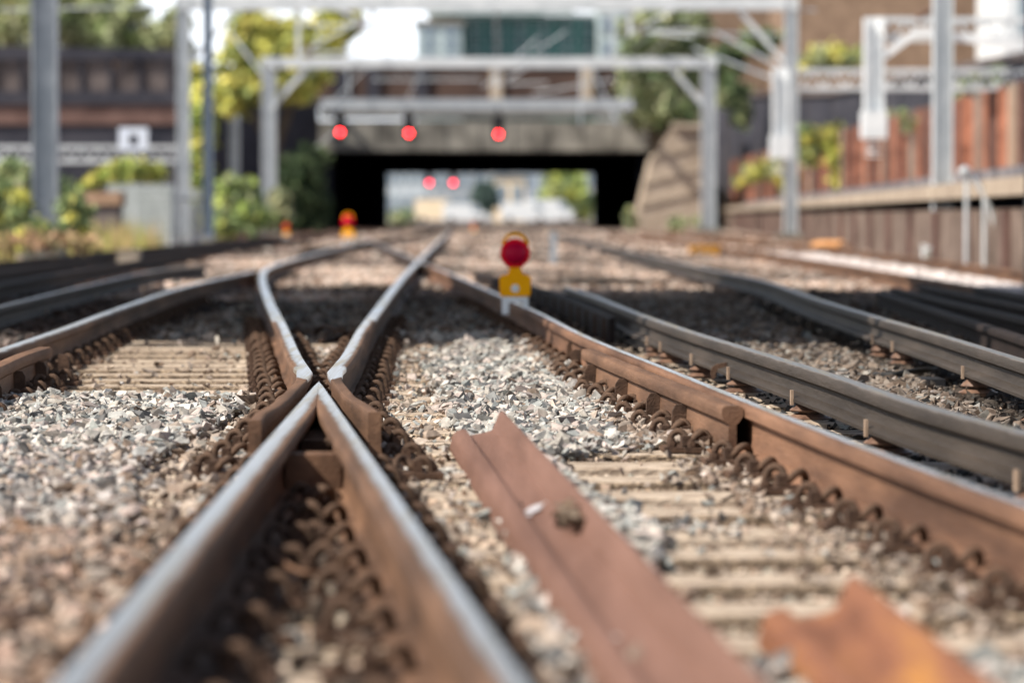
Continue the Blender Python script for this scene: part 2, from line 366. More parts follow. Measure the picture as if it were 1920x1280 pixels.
wl_pts = [(gB(y)-.036, y) for y in (W1y, 16.6)]+[onz(x, y, ZR)[:2] for x, y in ((527, 610), (504, 562), (492, 522), (500, 503), (541, 488), (600, 473), (700, 448))]
WL_curve = smooth_curve(wl_pts)
WR_curve = smooth_curve([(gA(y)+.036, y) for y in (W1y, 16.6)]+[onz(x, y, ZR)[:2] for x, y in ((684, 612), (762, 512), (822, 453), (848, 429))])

# ------------------------------------------------------------------ ground
def ground_sheet():
    xs = np.concatenate([np.linspace(-1500, -40, 12), np.linspace(-30, 30, 61), np.linspace(40, 1500, 12)])
    ys = np.concatenate([np.linspace(-200, 0, 5), np.linspace(2, 60, 117), np.linspace(65, 400, 50), np.linspace(450, 3000, 12)])
    mb = MB(); nx = len(xs)
    def gz(x, y):
        z = -.045
        return z
    vs = [(x, y, gz(x, y)) for y in ys for x in xs]
    fs = [(j*nx+i, j*nx+i+1, (j+1)*nx+i+1, (j+1)*nx+i) for j in range(len(ys)-1) for i in range(nx-1)]
    mb.add(vs, fs); return mb
gm = mat('trackbed', (.06, .045, .038), (.30, .25, .215), 2.2, .95, 0, 1.0, 26, c3=(.19, .145, .115))
tag(ground_sheet().build('ground', gm, fixn=False), 'brown dusty trackbed under the ballast', 'ground', kind='structure')

# ------------------------------------------------------------------ stones
def stone_protos(n=40, k=8):
    out = []
    for i in range(n):
        b = bmesh.new(); ax = random.uniform(1.0, 1.75); az = random.uniform(.5, .95)
        for _ in range(k+(i % 3)):
            v = Vector(rng.normal(size=3)); v.normalize(); v *= random.uniform(.75, 1.2)
            v.x *= ax; v.z *= az
            b.verts.new(v)
        r = bmesh.ops.convex_hull(b, input=b.verts)
        dead = [g for g in r['geom_interior']+r['geom_unused'] if isinstance(g, bmesh.types.BMVert)]
        bmesh.ops.delete(b, geom=list(set(dead)), context='VERTS'); bmesh.ops.triangulate(b, faces=b.faces)
        b.verts.ensure_lookup_table(); b.verts.index_update()
        out.append((np.array([v.co[:] for v in b.verts]), np.array([[v.index for v in f.verts] for f in b.faces]))); b.free()
    return out
PROTO = stone_protos(); PROTO_LOW = stone_protos(12, 7)
def rotmats(n):
    q = rng.normal(size=(n, 4)); q /= np.linalg.norm(q, axis=1)[:, None]; a, b, c, d = q.T
    return np.stack([np.stack([1-2*(c*c+d*d), 2*(b*c-a*d), 2*(b*d+a*c)], 1), np.stack([2*(b*c+a*d), 1-2*(b*b+d*d), 2*(c*d-a*b)], 1), np.stack([2*(b*d-a*c), 2*(c*d+a*b), 1-2*(b*b+c*c)], 1)], 1)
def stones(name, P, S, Cc, protos):
    idx = rng.integers(0, len(protos), len(P)); Vs = []; Fs = []; Cs = []; base = 0
    for k, (pv, pf) in enumerate(protos):
        sel = np.where(idx == k)[0]
        if len(sel) == 0: continue
        M = rotmats(len(sel)); v = np.einsum('nij,vj->nvi', M, pv)*S[sel][:, None, None]; v[:, :, 2] *= .8
        v += P[sel][:, None, :]
        Vs.append(v.reshape(-1, 3)); nv = len(pv)
        Fs.append((pf[None]+(base+np.arange(len(sel))*nv)[:, None, None]).reshape(-1)); base += nv*len(sel)
        Cs.append(np.repeat(Cc[sel], nv, axis=0))
    V = np.concatenate(Vs); F = np.concatenate(Fs); Cn = np.concatenate(Cs)
    return np_mesh(name, V, F, np.full(len(F)//3, 3), Cn, stonem)
def to_px(P):
    rel = P-np.array([0, 0, CAMZ]); f = rel[:, 1]*CP-rel[:, 2]*SP; u = rel[:, 1]*SP+rel[:, 2]*CP
    return 960+FPX*rel[:, 0]/f, 640-FPX*u/f
def inpoly(x, y, poly):
    c = np.zeros(len(x), bool); j = len(poly)-1
    for i in range(len(poly)):
        xi, yi = poly[i]; xj, yj = poly[j]
        t = ((yi > y) != (yj > y)) & (x < (xj-xi)*(y-yi)/(yj-yi+1e-9)+xi); c ^= t; j = i
    return c
# regions are fixed to the ground: corner points on the ground plane, converted once
def gpoly(px): return [onz(x, y, 0)[:2] for x, y in px]
BARE_L = gpoly([(-200, 757), (500, 757), (500, 640), (485, 556), (330, 556), (60, 670)])
BARE_M = gpoly([(585, 665), (640, 665), (700, 612), (750, 556), (515, 556), (540, 610)])
SEMI_L = gpoly([(220, 1280), (250, 900), (395, 815), (480, 757), (560, 757), (330, 1100), (200, 1280)])
VEE = [(gA(3)+.0, 3), (gB(3), 3), (nose.x+.02, nose.y), (nose.x-.02, nose.y)]
BARE_R = gpoly([(1030, 862), (1250, 842), (1500, 880), (1960, 1130), (2200, 1280), (1200, 1280), (1240, 1010), (1090, 930)])
STRIP_R = gpoly([(650, 700), (745, 640), (870, 640), (800, 700), (850, 800), (960, 1000), (1000, 1280), (860, 1280), (700, 900)])
SLP = .62; SL0 = 3.2   # bearer pitch and first bearer
def bearer_phase(y): return ((y-SL0+.13) % SLP) < .26
rail_list = [(C_curve, .085), (D_curve, .03), (E_curve, .03), (L1_curve, .085), (L2_curve, .03), (WL_curve, .09), (WR_curve, .09), (L3_curve, .08), (L4_curve, .08), (L5_curve, .08), (R1_curve, .08), (R2_curve, .08), (R3_curve, .08)]
def scatter(y0, y1, dens, margin=1.25):
    A = .1333*margin; n = int(dens*A*(y1*y1-y0*y0)); u = rng.random(n)
    y = np.sqrt(y0*y0+u*(y1*y1-y0*y0)); x = (rng.random(n)*2-1)*A*y
    return x, y
PAL_G = np.array([(.50, .455, .385), (.41, .405, .37), (.60, .55, .47), (.33, .345, .325), (.54, .445, .385), (.64, .60, .53), (.20, .195, .185), (.46, .445, .40), (.56, .475, .42), (.37, .39, .36), (.62, .585, .53), (.28, .24, .20)])
PAL_B = np.array([(.38, .285, .21), (.28, .20, .145), (.46, .37, .29), (.36, .29, .23), (.20, .135, .09)])
def near_rail(x, y, extra=0):
    bad = np.zeros(len(x), bool)
    for cv, wd in rail_list:
        ys = [p[1] for p in cv]; xr = np.interp(y, ys, [p[0] for p in cv]); bad |= (np.abs(x-xr) < wd+extra) & (y > ys[0]) & (y < ys[-1])
    for g, sgn in ((gA, 1), (gB, -1)):
        xr = g(y)+sgn*.036; bad |= (np.abs(x-xr) < .085+extra) & (y < nose.y)
    return bad
def make_gravel():
    Ps = []; Ss = []; Cs = []
    # layer in the cribs, everywhere
    for (y0, y1, dens, s0) in ((3.3, 8, 700, .021), (8, 22, 1150, .019), (22, 34, 420, .026)):
        x, y = scatter(y0, y1, dens); k = ~bearer_phase(y) & ~near_rail(x, y); x, y = x[k], y[k]
        s = s0*rng.uniform(.6, 1.35, len(x)); z = -.012-s*.35+rng.normal(0, .004, len(x))
        bare = (inpoly(x, y, BARE_L) | inpoly(x, y, BARE_M)) | inpoly(x, y, BARE_R)
        s = np.where(bare, s*.5, s); z = np.where(bare, -.024-s*.4, z); y = np.where(bare & ((y-SL0) % SLP < .16), y+.04, y)
        c = PAL_B[rng.integers(0, len(PAL_B), len(x))]*rng.uniform(.9, 1.5, (len(x), 1))
        g = PAL_G[rng.integers(0, len(PAL_G), len(x))]*rng.uniform(.8, 1.1, (len(x), 1)); pick = rng.random(len(x)) < .45
        c[pick] = g[pick]*(.9, .82, .72)
        Ps.append(np.stack([x, y, z], 1)); Ss.append(s); Cs.append(c)
    # top layer
    for (y0, y1, dens, s0) in ((3.3, 8, 1400, .0205), (8, 22, 2700, .0175), (22, 34, 800, .024)):
        x, y = scatter(y0, y1, dens)
        cover = np.full(len(x), .96)
        v = inpoly(x, y, VEE); bl = (inpoly(x, y, BARE_L) | inpoly(x, y, BARE_M)); br = inpoly(x, y, BARE_R); sl_ = inpoly(x, y, SEMI_L); st = inpoly(x, y, STRIP_R)
        n1 = np.sin(x*5.1+1.3*y)*np.sin(y*2.3-x*3)+np.sin(x*11+y*7)*.5
        xCc = np.interp(y, [q[1] for q in C_curve], [q[0] for q in C_curve]); gr = (x > xCc-.30) & (x < xCc) & (y < 12)
        cover[st] = .05+.12*(n1[st] > .7)
        cover[sl_] = .2; cover[v] = .16
        cover[br] = np.where(n1[br] > 1.05, .2, .015); cover[bl] = .015; cover[gr] = .22
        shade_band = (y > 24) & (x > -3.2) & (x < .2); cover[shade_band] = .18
        k = (rng.random(len(x)) < cover) & ~near_rail(x, y, .0)
        x, y, v, bl, br, st, sl_ = x[k], y[k], v[k], bl[k], br[k], st[k], sl_[k]
        s = s0*np.clip(rng.lognormal(-.08, .42, len(x)), .35, 2.1)
        sparse = v | bl | br | st | sl_
        h = np.where(sparse, s*.4, rng.uniform(-.3, 1.15, len(x))*.022+.008)
        s = np.where(sparse, s*.8, s)
        # heap left in the foreground
        h += np.where(~sparse & (x < -.9) & (y < 16), .012, 0)
        c = PAL_G[rng.integers(0, len(PAL_G), len(x))]*rng.uniform(.8, 1.15, (len(x), 1))
        c2 = PAL_B[rng.integers(0, len(PAL_B), len(x))]*rng.uniform(.8, 1.3, (len(x), 1))
        pb = np.full(len(x), .06); pb[v] = .95; pb[sl_] = .75; pb[st] = .35; pb[br] = .4; pb[bl] = .8
        # rusty dust close to the rails
        nr = near_rail(x, y, .16); pb[nr] = np.maximum(pb[nr], .55)
        left = (x < -.8) & (y < 12); pb[left] = np.maximum(pb[left], .3); c[left] *= (.98, .93, .93)
        pb[y > 24] = .55
        right_far = (x > .6) & (y > 13) ; pb[right_far] = .75
        xCc = np.interp(y, [q[1] for q in C_curve], [q[0] for q in C_curve]); gr = (x > xCc-.34) & (x < xCc) & (y < 14); pb[gr] = .9; s[gr] *= .8
        p = rng.random(len(x)) < pb; c[p] = c2[p]
        c *= .80
        c[rng.random(len(x)) < .10] *= .45
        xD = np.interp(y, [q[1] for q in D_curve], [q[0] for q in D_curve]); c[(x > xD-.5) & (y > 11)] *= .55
        xC = np.interp(y, [q[1] for q in C_curve], [q[0] for q in C_curve]); tr = (x > xC+.07) & (x < xD+.16); c[tr] *= .22; h[tr] -= .045  # stones by the nearer conductor rail: its ground shade put into their colour
        xE = np.interp(y, [q[1] for q in E_curve], [q[0] for q in E_curve]); tr = (np.abs(x-xE) < .2); c[tr] *= .3; h[tr] -= .035  # same painted shade under the second conductor rail
        c[(x < -2.35)] *= (.34, .28, .27); c[v] *= .34; c = c*.85+.15*c.mean(axis=1, keepdims=True)  # left stones darkened in colour for the shade there, browned for track grease
        mid = (y > 24) & (x > -3) & (x < .3); c[mid] *= .7; fg = (y < 9) & (x < -.55); c[fg] *= (.92, .79, .70)  # shade of the middle band deepened in the stone colour
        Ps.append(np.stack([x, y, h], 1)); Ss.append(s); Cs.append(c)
    P = np.concatenate(Ps); S = np.concatenate(Ss); Cc = np.concatenate(Cs)
    print('stones near', len(P))
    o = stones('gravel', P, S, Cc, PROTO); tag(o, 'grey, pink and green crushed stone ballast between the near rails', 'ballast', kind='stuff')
    # far field
    Ps = []; Ss = []; Cs = []
    for (y0, y1, dens, s0) in ((34, 70, 75, .042), (70, 200, 6, .07)):
        x, y = scatter(y0, y1, dens, 1.35); k = ~near_rail(x, y, .02); x, y = x[k], y[k]
        s = s0*rng.uniform(.6, 1.5, len(x)); z = rng.uniform(-.3, .6, len(x))*.03
        c = PAL_B[rng.integers(0, len(PAL_B), len(x))]*rng.uniform(.9, 1.6, (len(x), 1)); g = PAL_G[rng.integers(0, len(PAL_G), len(x))]; pk = rng.random(len(x)) < .4; c[pk] = g[pk]*(1, .9, .82)
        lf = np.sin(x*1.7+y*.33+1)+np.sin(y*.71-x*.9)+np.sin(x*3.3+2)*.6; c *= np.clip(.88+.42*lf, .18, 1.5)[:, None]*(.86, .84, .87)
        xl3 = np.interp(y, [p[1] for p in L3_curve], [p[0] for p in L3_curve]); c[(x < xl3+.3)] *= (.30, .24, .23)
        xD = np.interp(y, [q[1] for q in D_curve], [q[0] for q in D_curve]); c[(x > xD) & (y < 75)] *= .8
        xr1 = np.interp(y, [p[1] for p in R1_curve], [p[0] for p in R1_curve]); xr2 = np.interp(y, [p[1] for p in R2_curve], [p[0] for p in R2_curve])
        Ps.append(np.stack([x, y, z], 1)); Ss.append(s); Cs.append(c)
    # clean new stone beside the right-hand tracks
    n = 18000; y = rng.uniform(24, 72, n); x1 = np.interp(y, [p[1] for p in R1_curve], [p[0] for p in R1_curve])+.15; x2 = np.interp(y, [p[1] for p in R2_curve], [p[0] for p in R2_curve])-.25
    x = x1+rng.random(n)*(x2-x1); Ps.append(np.stack([x, y, rng.uniform(.0, .06, n)], 1)); Ss.append(rng.uniform(.025, .055, n)); Cs.append(np.array([(.74, .67, .63)])*rng.uniform(.65, 1.05, (n, 1)))
    P = np.concatenate(Ps); S = np.concatenate(Ss); Cc = np.concatenate(Cs)
    print('stones far', len(P))
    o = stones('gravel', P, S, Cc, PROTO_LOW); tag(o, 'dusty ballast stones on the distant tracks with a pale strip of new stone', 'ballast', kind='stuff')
make_gravel()

# ------------------------------------------------------------------ bearers (sleepers)
def bearer_mesh(L, seed):
    rnd = random.Random(seed); mb = MB(); n = int(L/.035); rings = []
    for i in range(n+1):
        x = -L/2+L*i/n
        j = lambda a: rnd.uniform(-a, a)
        c = .004+abs(j(.006)); d = abs(j(.006))
        rings.append([(x, -.13+j(.002), -.14), (x, -.13+j(.003), -c*.9), (x, -.13+c+d, 0+j(.0012)), (x, -.04, j(.0012)), (x, .05, j(.0012)), (x, .13-c, 0), (x, .13, -c), (x, .13, -.14)])
    mb.loft(rings, [1, 1, 0, 0, 0, 0, 0, 0]); return mb
bside = mat('bearer_side', (.07, .052, .037), (.50, .39, .27), 60, .95, 0, 1.0, 90, c3=(.22, .165, .115), stretch=(.8, 1, 1), pos=(.38, .66))
bl = 'long dusty concrete turnout bearer lying across under the crossing rails'
protoB = []
for k in range(3):
    o = bearer_mesh(5.2, k).build('sleeper', [concrete, bside]); protoB.append(o)
i = 0; y = SL0
while y < 58:
    o = protoB[i] if i < 3 else protoB[i % 3].copy()
    if i >= 3: COL.objects.link(o)
    xc = -.75 if y < 30 else -1.1
    o.location = (xc+random.uniform(-.04, .04), y, random.uniform(-.003, .002)); o.rotation_euler = (random.uniform(-.004, .004), 0, random.uniform(-.004, .004)+(math.pi if random.random() < .4 else 0))
    tag(o, bl, 'sleeper', 'concrete bearers under the crossing'); i += 1; y += SLP

# ------------------------------------------------------------------ clip and baseplate
def clip_mesh():
    mb = MB()
    pts = [(.098, -.038, .004), (.099, -.040, .026), (.093, -.040, .052), (.074, -.038, .068), (.052, -.034, .062), (.042, -.020, .042), (.040, .012, .032), (.032, .040, .036), (.016, .052, .056), (-.004, .044, .062), (-.018, .020, .048), (-.022, .0, .030), (-.022, -.014, .026)]
    P = [Vector(p) for p in pts]; P = [P[0]]+P+[P[-1]]; Q = []
    for i in range(1, len(P)-2):
        for t in (0, .5):
            a, b, c, d = P[i-1], P[i], P[i+1], P[i+2]
            Q.append(.5*((2*b)+(c-a)*t+(2*a-5*b+4*c-d)*t*t+(3*b-a-3*c+d)*t**3))
    Q.append(P[-2]); mb.tube(Q, .0125, 8); return mb
clip_proto = clip_mesh().build('spring_clip', clipm, smooth=50)
plate_mb = MB(); plate_mb.box(-.05, .125, -.085, .085, -.004, .014); plate_mb.box(.034, .062, -.045, .04, .014, .048); plate_mb.lathe([(.017, 0), (.017, .016), (.010, .018), (.010, .028)], (.098, .05, .014), n=6)
plate_proto = plate_mb.build('baseplate', rust_dark, bevel=.002)
clip_me, plate_me = clip_proto.data, plate_proto.data
bpy.data.objects.remove(clip_proto); bpy.data.objects.remove(plate_proto)
def fasten(rail, curve, side, y0, y1, foot=.07, off=0.0, dy=0, double=False):
    """baseplates with clips on one side of a rail at each bearer; side=-1 left, +1 right"""
    y = SL0
    while y < y1:
        yy = y+dy
        if yy >= y0:
            x = Xat(curve, yy); x2 = Xat(curve, yy+.3); ang = math.atan2(-(x2-x), .3)
            bp = bpy.data.objects.new('baseplate', plate_me); COL.objects.link(bp); bp.parent = rail; bp.matrix_parent_inverse = parent_inv(rail)
            bp.location = (x+side*(foot+off), yy, .006); bp.rotation_euler = (0, 0, ang+(0 if side > 0 else math.pi)+random.uniform(-.03, .03))
            for k in ((0, .0),):
                cl = bpy.data.objects.new('spring_clip', clip_me); COL.objects.link(cl); cl.parent = bp
                cl.location = (k[1]*1.0+random.uniform(-.004, .004), k[0]*.07+random.uniform(-.01, .01), random.uniform(-.002, .003)); cl.rotation_euler = (random.uniform(-.05, .05), random.uniform(-.05, .05), random.uniform(-.07, .07))
                sc1 = random.uniform(.84, .94); cl.scale = (sc1, sc1, sc1)
        y += SLP

# ------------------------------------------------------------------ running rails
PF = prof_full(); NP = len(PF)
def tagrail(o, label, cat='rail', group=None): return tag(o, label, cat, group)
oC = sweep_rail(C_curve, 'running_rail', w_c, y0=3.5, y1=46.0, wc=.008, hw=.017)
tagrail(oC, 'long rusty running rail with a bright worn top, carrying the near red lamp')
fasten(oC, C_curve, -1, 4, 34); fasten(oC, C_curve, 1, 16, 24)
oC2 = sweep_rail(C_curve, 'running_rail', w_dark, y0=47.4)
tagrail(oC2, 'dark blurred rail running on past the second crossing towards the bridge')
oL1 = sweep_rail(L1_curve, 'running_rail', w_rust, hw=.030)
tagrail(oL1, 'curved running rail with shiny blue-white top beside the short check rail')
fasten(oL1, L1_curve, 1, 11, 34)
for cv, lab in ((L3_curve, 'dull brown rail behind the dark conductor rail, nearer of the outlying pair'), (L4_curve, 'farthest dark rail under the weedy bank'), (L5_curve, 'thin dark brown rail second from the weedy bank'), (R1_curve, 'orange-brown rail just in front of the pale strip of new stone'), (R2_curve, 'brown rail just behind the pale strip of new stone'), (R3_curve, 'farthest brown rail running below the platform'), (F2_curve, 'faint dark rail crossing the distant trackbed in front of the bridge opening')):
    o = sweep_rail(cv, 'running_rail', rust if cv in (R1_curve, R2_curve, R3_curve) else dark_iron, hw=None); tagrail(o, lab)

# ---- crossing vee (two legs and nose)
def vee():
    root = empty('crossing_vee', (nose.x, nose.y, 0), 'rusty pointed vee where two shiny rails meet in the centre foreground', 'rail crossing')
    HL = [(.0, -.010)]
    # w = distance inward from the gauge face, z
    prof = [(-.034, -.159), (-.034, -.152), (.022, -.137), (.027, -.11), (.027, -.062), (.022, -.049), (.0008, -.036), (0, -.018), (.001, -.009), (.005, -.0025), (.012, 0), (.024, 0), (.036, 0), (.046, 0), (.054, 0), (.066, -.0025), (.070, -.009), (.071, -.018), (.070, -.036), (.049, -.049), (.045, -.062), (.045, -.11), (.049, -.137), (.106, -.152), (.106, -.159)]
    mi = [0]*len(prof); mi[7] = 1; mi[8] = 1; mi[9] = 1; mi[10] = 1; mi[11] = 1
    for (g, sgn, nm) in ((gA, 1, 'left'), (gB, -1, 'right')):
        ys = [nose.y, nose.y-.03, nose.y-.12]+list(np.linspace(nose.y-.3, nose.y-4, 22))+list(np.linspace(nose.y-4.4, 3.0, 18))
        rings = []
        for y in ys:
            half = (gB(y)-gA(y))/2+.004
            drop = -.004*max(0, 1-(nose.y-y)/.5)
            rg = []
            for (w_, z) in prof:
                ww = min(w_, half-.0004) if w_ > 0 else w_
                if y > nose.y-2.6: ww = min(max(ww, w_ if w_ < 0 else ww), half-.0004)
                rg.append((g(y)-sgn*.004+sgn*ww, y, ZR+z+(drop if z > -.02 else 0)))
            rings.append(rg)
        mb = MB()
        def wr(i, k, ys=ys):
            w_, z = prof[k]
            if z < -.02: return 9.0
            lim = (.052 if sgn > 0 else .040) if ys[i] < nose.y-2 else (.075 if ys[i] > nose.y-.7 else .045)
            return 1.0+(w_-lim)/.03 if w_ > .012 else (.3 if w_ > .003 else .75)
        mb.loft(rings, 0, wear=wr); o = mb.build('rail_leg', [w_rust], root, smooth=35)
        fo = tag(o, None)
        cv = [(g(y)+sgn*.036, y) for y in np.linspace(3, nose.y, 40)]
        fasten(o, cv, sgn, 3.6, nose.y-3.4, off=-.005)
        fasten(o, cv, -sgn, 3.6, nose.y-.6, off=.0)
    # filler casting between the legs near the nose, and the spacer block
    ya, yb = nose.y-2.75, nose.y-.9
    mb = MB(); mb.prism([(gA(ya)+.05, ya, .03), (gB(ya)-.05, ya, .03), (gB(yb)-.02, yb, .03), (gA(yb)+.02, yb, .03)], (0, 0, .075)); mb.build('filler_block', rust_dark, root)
    y0 = onz(580, 852, .125)[1]
    for (yy, dz, dl) in ((y0, .125, .15),):
        mb = MB(); mb.prism([(gA(yy)+.045, yy, .012), (gB(yy)-.045, yy, .012), (gB(yy+dl)-.045, yy+dl, .012), (gA(yy+dl)+.045, yy+dl, .012)], (0, 0, dz-.012)); mb.build('spacer_block', rust, root, bevel=.006)
    # worn yellowish patch: thin painted sheet on the head near the nose
    return root
vee_root = vee()

# ---- wing rails
def wing(sgn, main, curve_far, label, tapercol):
    """sgn=-1 left wing (inner face to the right)."""
    inner_far = (lambda y: gB(y)) if sgn < 0 else (lambda y: gA(y))
    leg = (lambda y: gA(y)) if sgn < 0 else (lambda y: gB(y))
    # full rail profile by w outward from inner face ; from inner foot over head to outer foot
    RP = [(-.034, -.159), (-.034, -.151), (.0215, -.135), (.026, -.11), (.026, -.062), (.0225, -.049), (.0008, -.036), (0, -.018), (.001, -.009), (.0055, -.0025), (.0135, 0), (.028, 0), (.043, 0), (.0575, 0), (.0655, -.0025), (.070, -.009), (.071, -.018), (.0705, -.036), (.0485, -.049), (.045, -.062), (.045, -.11), (.0485, -.135), (.105, -.151), (.105, -.159)]
    BP = [(0, -.159), (0, -.15), (0, -.135), (0, -.11), (0, -.062), (0, -.049), (0, -.036), (0, -.018), (.0005, -.010), (.002, -.0055), (.005, -.004), (.015, -.004), (.025, -.004), (.034, -.004), (.037, -.0055), (.0395, -.010), (.04, -.018), (.04, -.036), (.04, -.049), (.04, -.062), (.04, -.11), (.043, -.135), (.085, -.151), (.085, -.159)]
    rings = []; mis = []
    ky = nose.y+.82
    def ring(y, xin, t, dz=0, wtop=None, tilt=0):
        rg = []
        for (a, b) in zip(RP, BP):
            w_ = a[0]*(1-t)+b[0]*t; z = a[1]*(1-t)+b[1]*t
            if wtop is not None and z > -.045 and w_ > wtop: w_ = wtop+(w_-wtop)*.12
            rg.append((xin+sgn*w_, y, ZR+z+(dz*(1 if z > -.05 else 0))))
        return rg
    ye = onz(476, 785, ZR)[1] if sgn < 0 else onz(702, 770, ZR)[1]
    fl = .046
    xe = onz(490, 785, ZR)[0] if sgn < 0 else onz(690, 770, ZR)[0]
    st = [(ye, xe, 1, 0, None), (ye+.45, leg(ye+.45)+sgn*.072, 1, 0, None), (ye+.9, leg(ye+.9)+sgn*.052, 1, 0, None), (nose.y-1.2, leg(nose.y-1.2)+sgn*fl, 1, 0, None), (nose.y-.1, leg(nose.y-.1)+sgn*fl, 1, 0, None)]
    st += [(nose.y+.12, leg(nose.y+.12)+sgn*fl, .85, 0, .044), (nose.y+.38, leg(nose.y+.38)+sgn*fl, .35, 0, .052), (ky, inner_far(ky), .02, 0, .062)]
    rings = [ring(*q) for q in st]
    ys = [p for p in curve_far if p[1] > ky+.15]
    for i, (x, y) in enumerate(ys):
        rings.append(ring(y, x-sgn*.036, 0))
    n = len(RP); mb = MB(); b = len(mb.v)
    for i, rg in enumerate(rings):
        yy = rg[0][1]
        for k in range(n):
            w_, z = RP[k]
            if z < -.02: wv = 9.0
            elif yy < nose.y-.05: wv = 9.0
            else:
                lim = .03 if yy < nose.y+.2 else .095 if yy < nose.y+1.0 else (.052 if yy < 22 else .075)
                wv = .3 if w_ < .02 and w_ > .004 else (.8 if w_ <= .004 else 1+(w_-lim)/.03)
            mb.wear[len(mb.v)+k] = wv
        mb.v += rg
    for i in range(len(rings)-1):
        for k in range(n):
            mb.f.append((i*n+k, (i+1)*n+k, (i+1)*n+(k+1) % n, i*n+(k+1) % n))
            y = rings[i][0][1]; m = 0
            if i >= 4 and 7 <= k <= 10: m = 1
            if i >= 5 and i <= 6 and 11 <= k <= 12: m = 2
            mb.m.append(0)
    mb.f.append(tuple(range(n))); mb.m.append(0); mb.f.append(tuple((len(rings)-1)*n+k for k in range(n))); mb.m.append(0)
    o = mb.build('wing_rail', [w_rust], smooth=32)
    return tag(o, label, 'wing rail')
oWL = wing(-1, rust, WL_curve, 'rusty wing rail flaring out towards the stick of wood, shiny where it bends', None)
oWR = wing(1, rust, WR_curve, 'rusty wing rail flaring out towards the pale gravel, with a chipped shiny bend', None)
fasten(oWL, WL_curve, -1, nose.y+.7, 27, double=True); fasten(oWR, WR_curve, 1, nose.y+.7, 27)
fasten(oWL, WL_curve, 1, nose.y+1.4, 24); fasten(oWR, WR_curve, -1, nose.y+1.4, 24)
# wing extension plates downstream keep their own clips
cvl = [(gA(y)-.046-.02, y) for y in np.linspace(9, nose.y+1, 30)]; cvr = [(gB(y)+.046+.02, y) for y in np.linspace(9, nose.y+1, 30)]
fasten(oWL, cvl, -1, nose.y-2.9, nose.y+.7, double=True, off=.02); fasten(oWR, cvr, 1, nose.y-2.9, nose.y+.7, off=.02)

# ------------------------------------------------------------------ check rails
def check_rail(curve_px, label, side, ribs, zt=ZR):
    pts = [onz(x, y, zt)[:2] for x, y in curve_px]; cv = smooth_curve(pts, .3)
    prof = [(-.05, -.159), (-.05, -.150), (-.016, -.140), (-.012, -.06), (-.030, -.046), (-.0345, -.030), (-.0345, -.012), (-.028, -.002), (-.020, 0), (.022, 0), (.030, -.004), (.0345, -.012), (.0345, -.030), (.022, -.05), (.012, -.06), (.012, -.150), (.012, -.159)]
    if side > 0: prof = [(-u, z) for u, z in reversed(prof)]
    o = sweep_rail(cv, 'check_rail', [rust, rust], z=zt, prof=prof, hw=None)
    tag(o, label, 'check rail')
    s = -1 if side < 0 else 1
    for y in ribs:
        x = Xat(cv, y); dx = (Xat(cv, y+.2)-x)/.2; ang = -math.atan(dx)
        M = Matrix.Translation((x, y, 0)) @ Matrix.Rotation(ang, 4, 'Z')
        mb = MB(); poly = [(s*.010, 0, .012), (s*.066, 0, .012), (s*.062, 0, .098), (s*.050, 0, .118), (s*.010, 0, .122)]
        mb.prism([M @ Vector(p) for p in poly], M.to_3x3() @ Vector((0, .026, 0))); mb.build('bracket', rust_dark, o, bevel=.002)
        mb = MB()
        p0 = M @ Vector((s*.010, .05, .07)); ax = (M.to_3x3() @ Vector((s, 0, 0)))
        mb.bar(p0, p0+ax*.026, .036, .036); mb.tube([p0+ax*.02, p0+ax*.05], .011, 8); mb.build('bolt', rust_dark, o, bevel=.002)
    return o, cv
ribY = [onz(x, y, .03)[1] for x, y in ((1115, 672), (1137, 690), (1187, 722), (1240, 752), (1300, 782), (1335, 806))]
oCh, chcv = check_rail([(1104, 654), (1160, 677), (1240, 709), (1320, 740), (1374, 761)], 'short rusty check rail with brackets and bolts beside the long running rail', -1, ribY)
oCh2, ch2cv = check_rail([(84, 650), (40, 664), (-20, 690), (-120, 730)], 'short brown check rail with a rounded end beside the shiny curved rail', 1, [onz(x, y, .03)[1] for x, y in ((60, 700), (30, 716), (0, 735), (-40, 760))])
# sets of clips next to the check rails
fasten(oCh, chcv, -1, chcv[0][1]+.1, chcv[-1][1]+1.5, foot=.055, dy=.03)
fasten(oCh2, ch2cv, 1, ch2cv[0][1]-.2, ch2cv[-1][1], foot=.055)

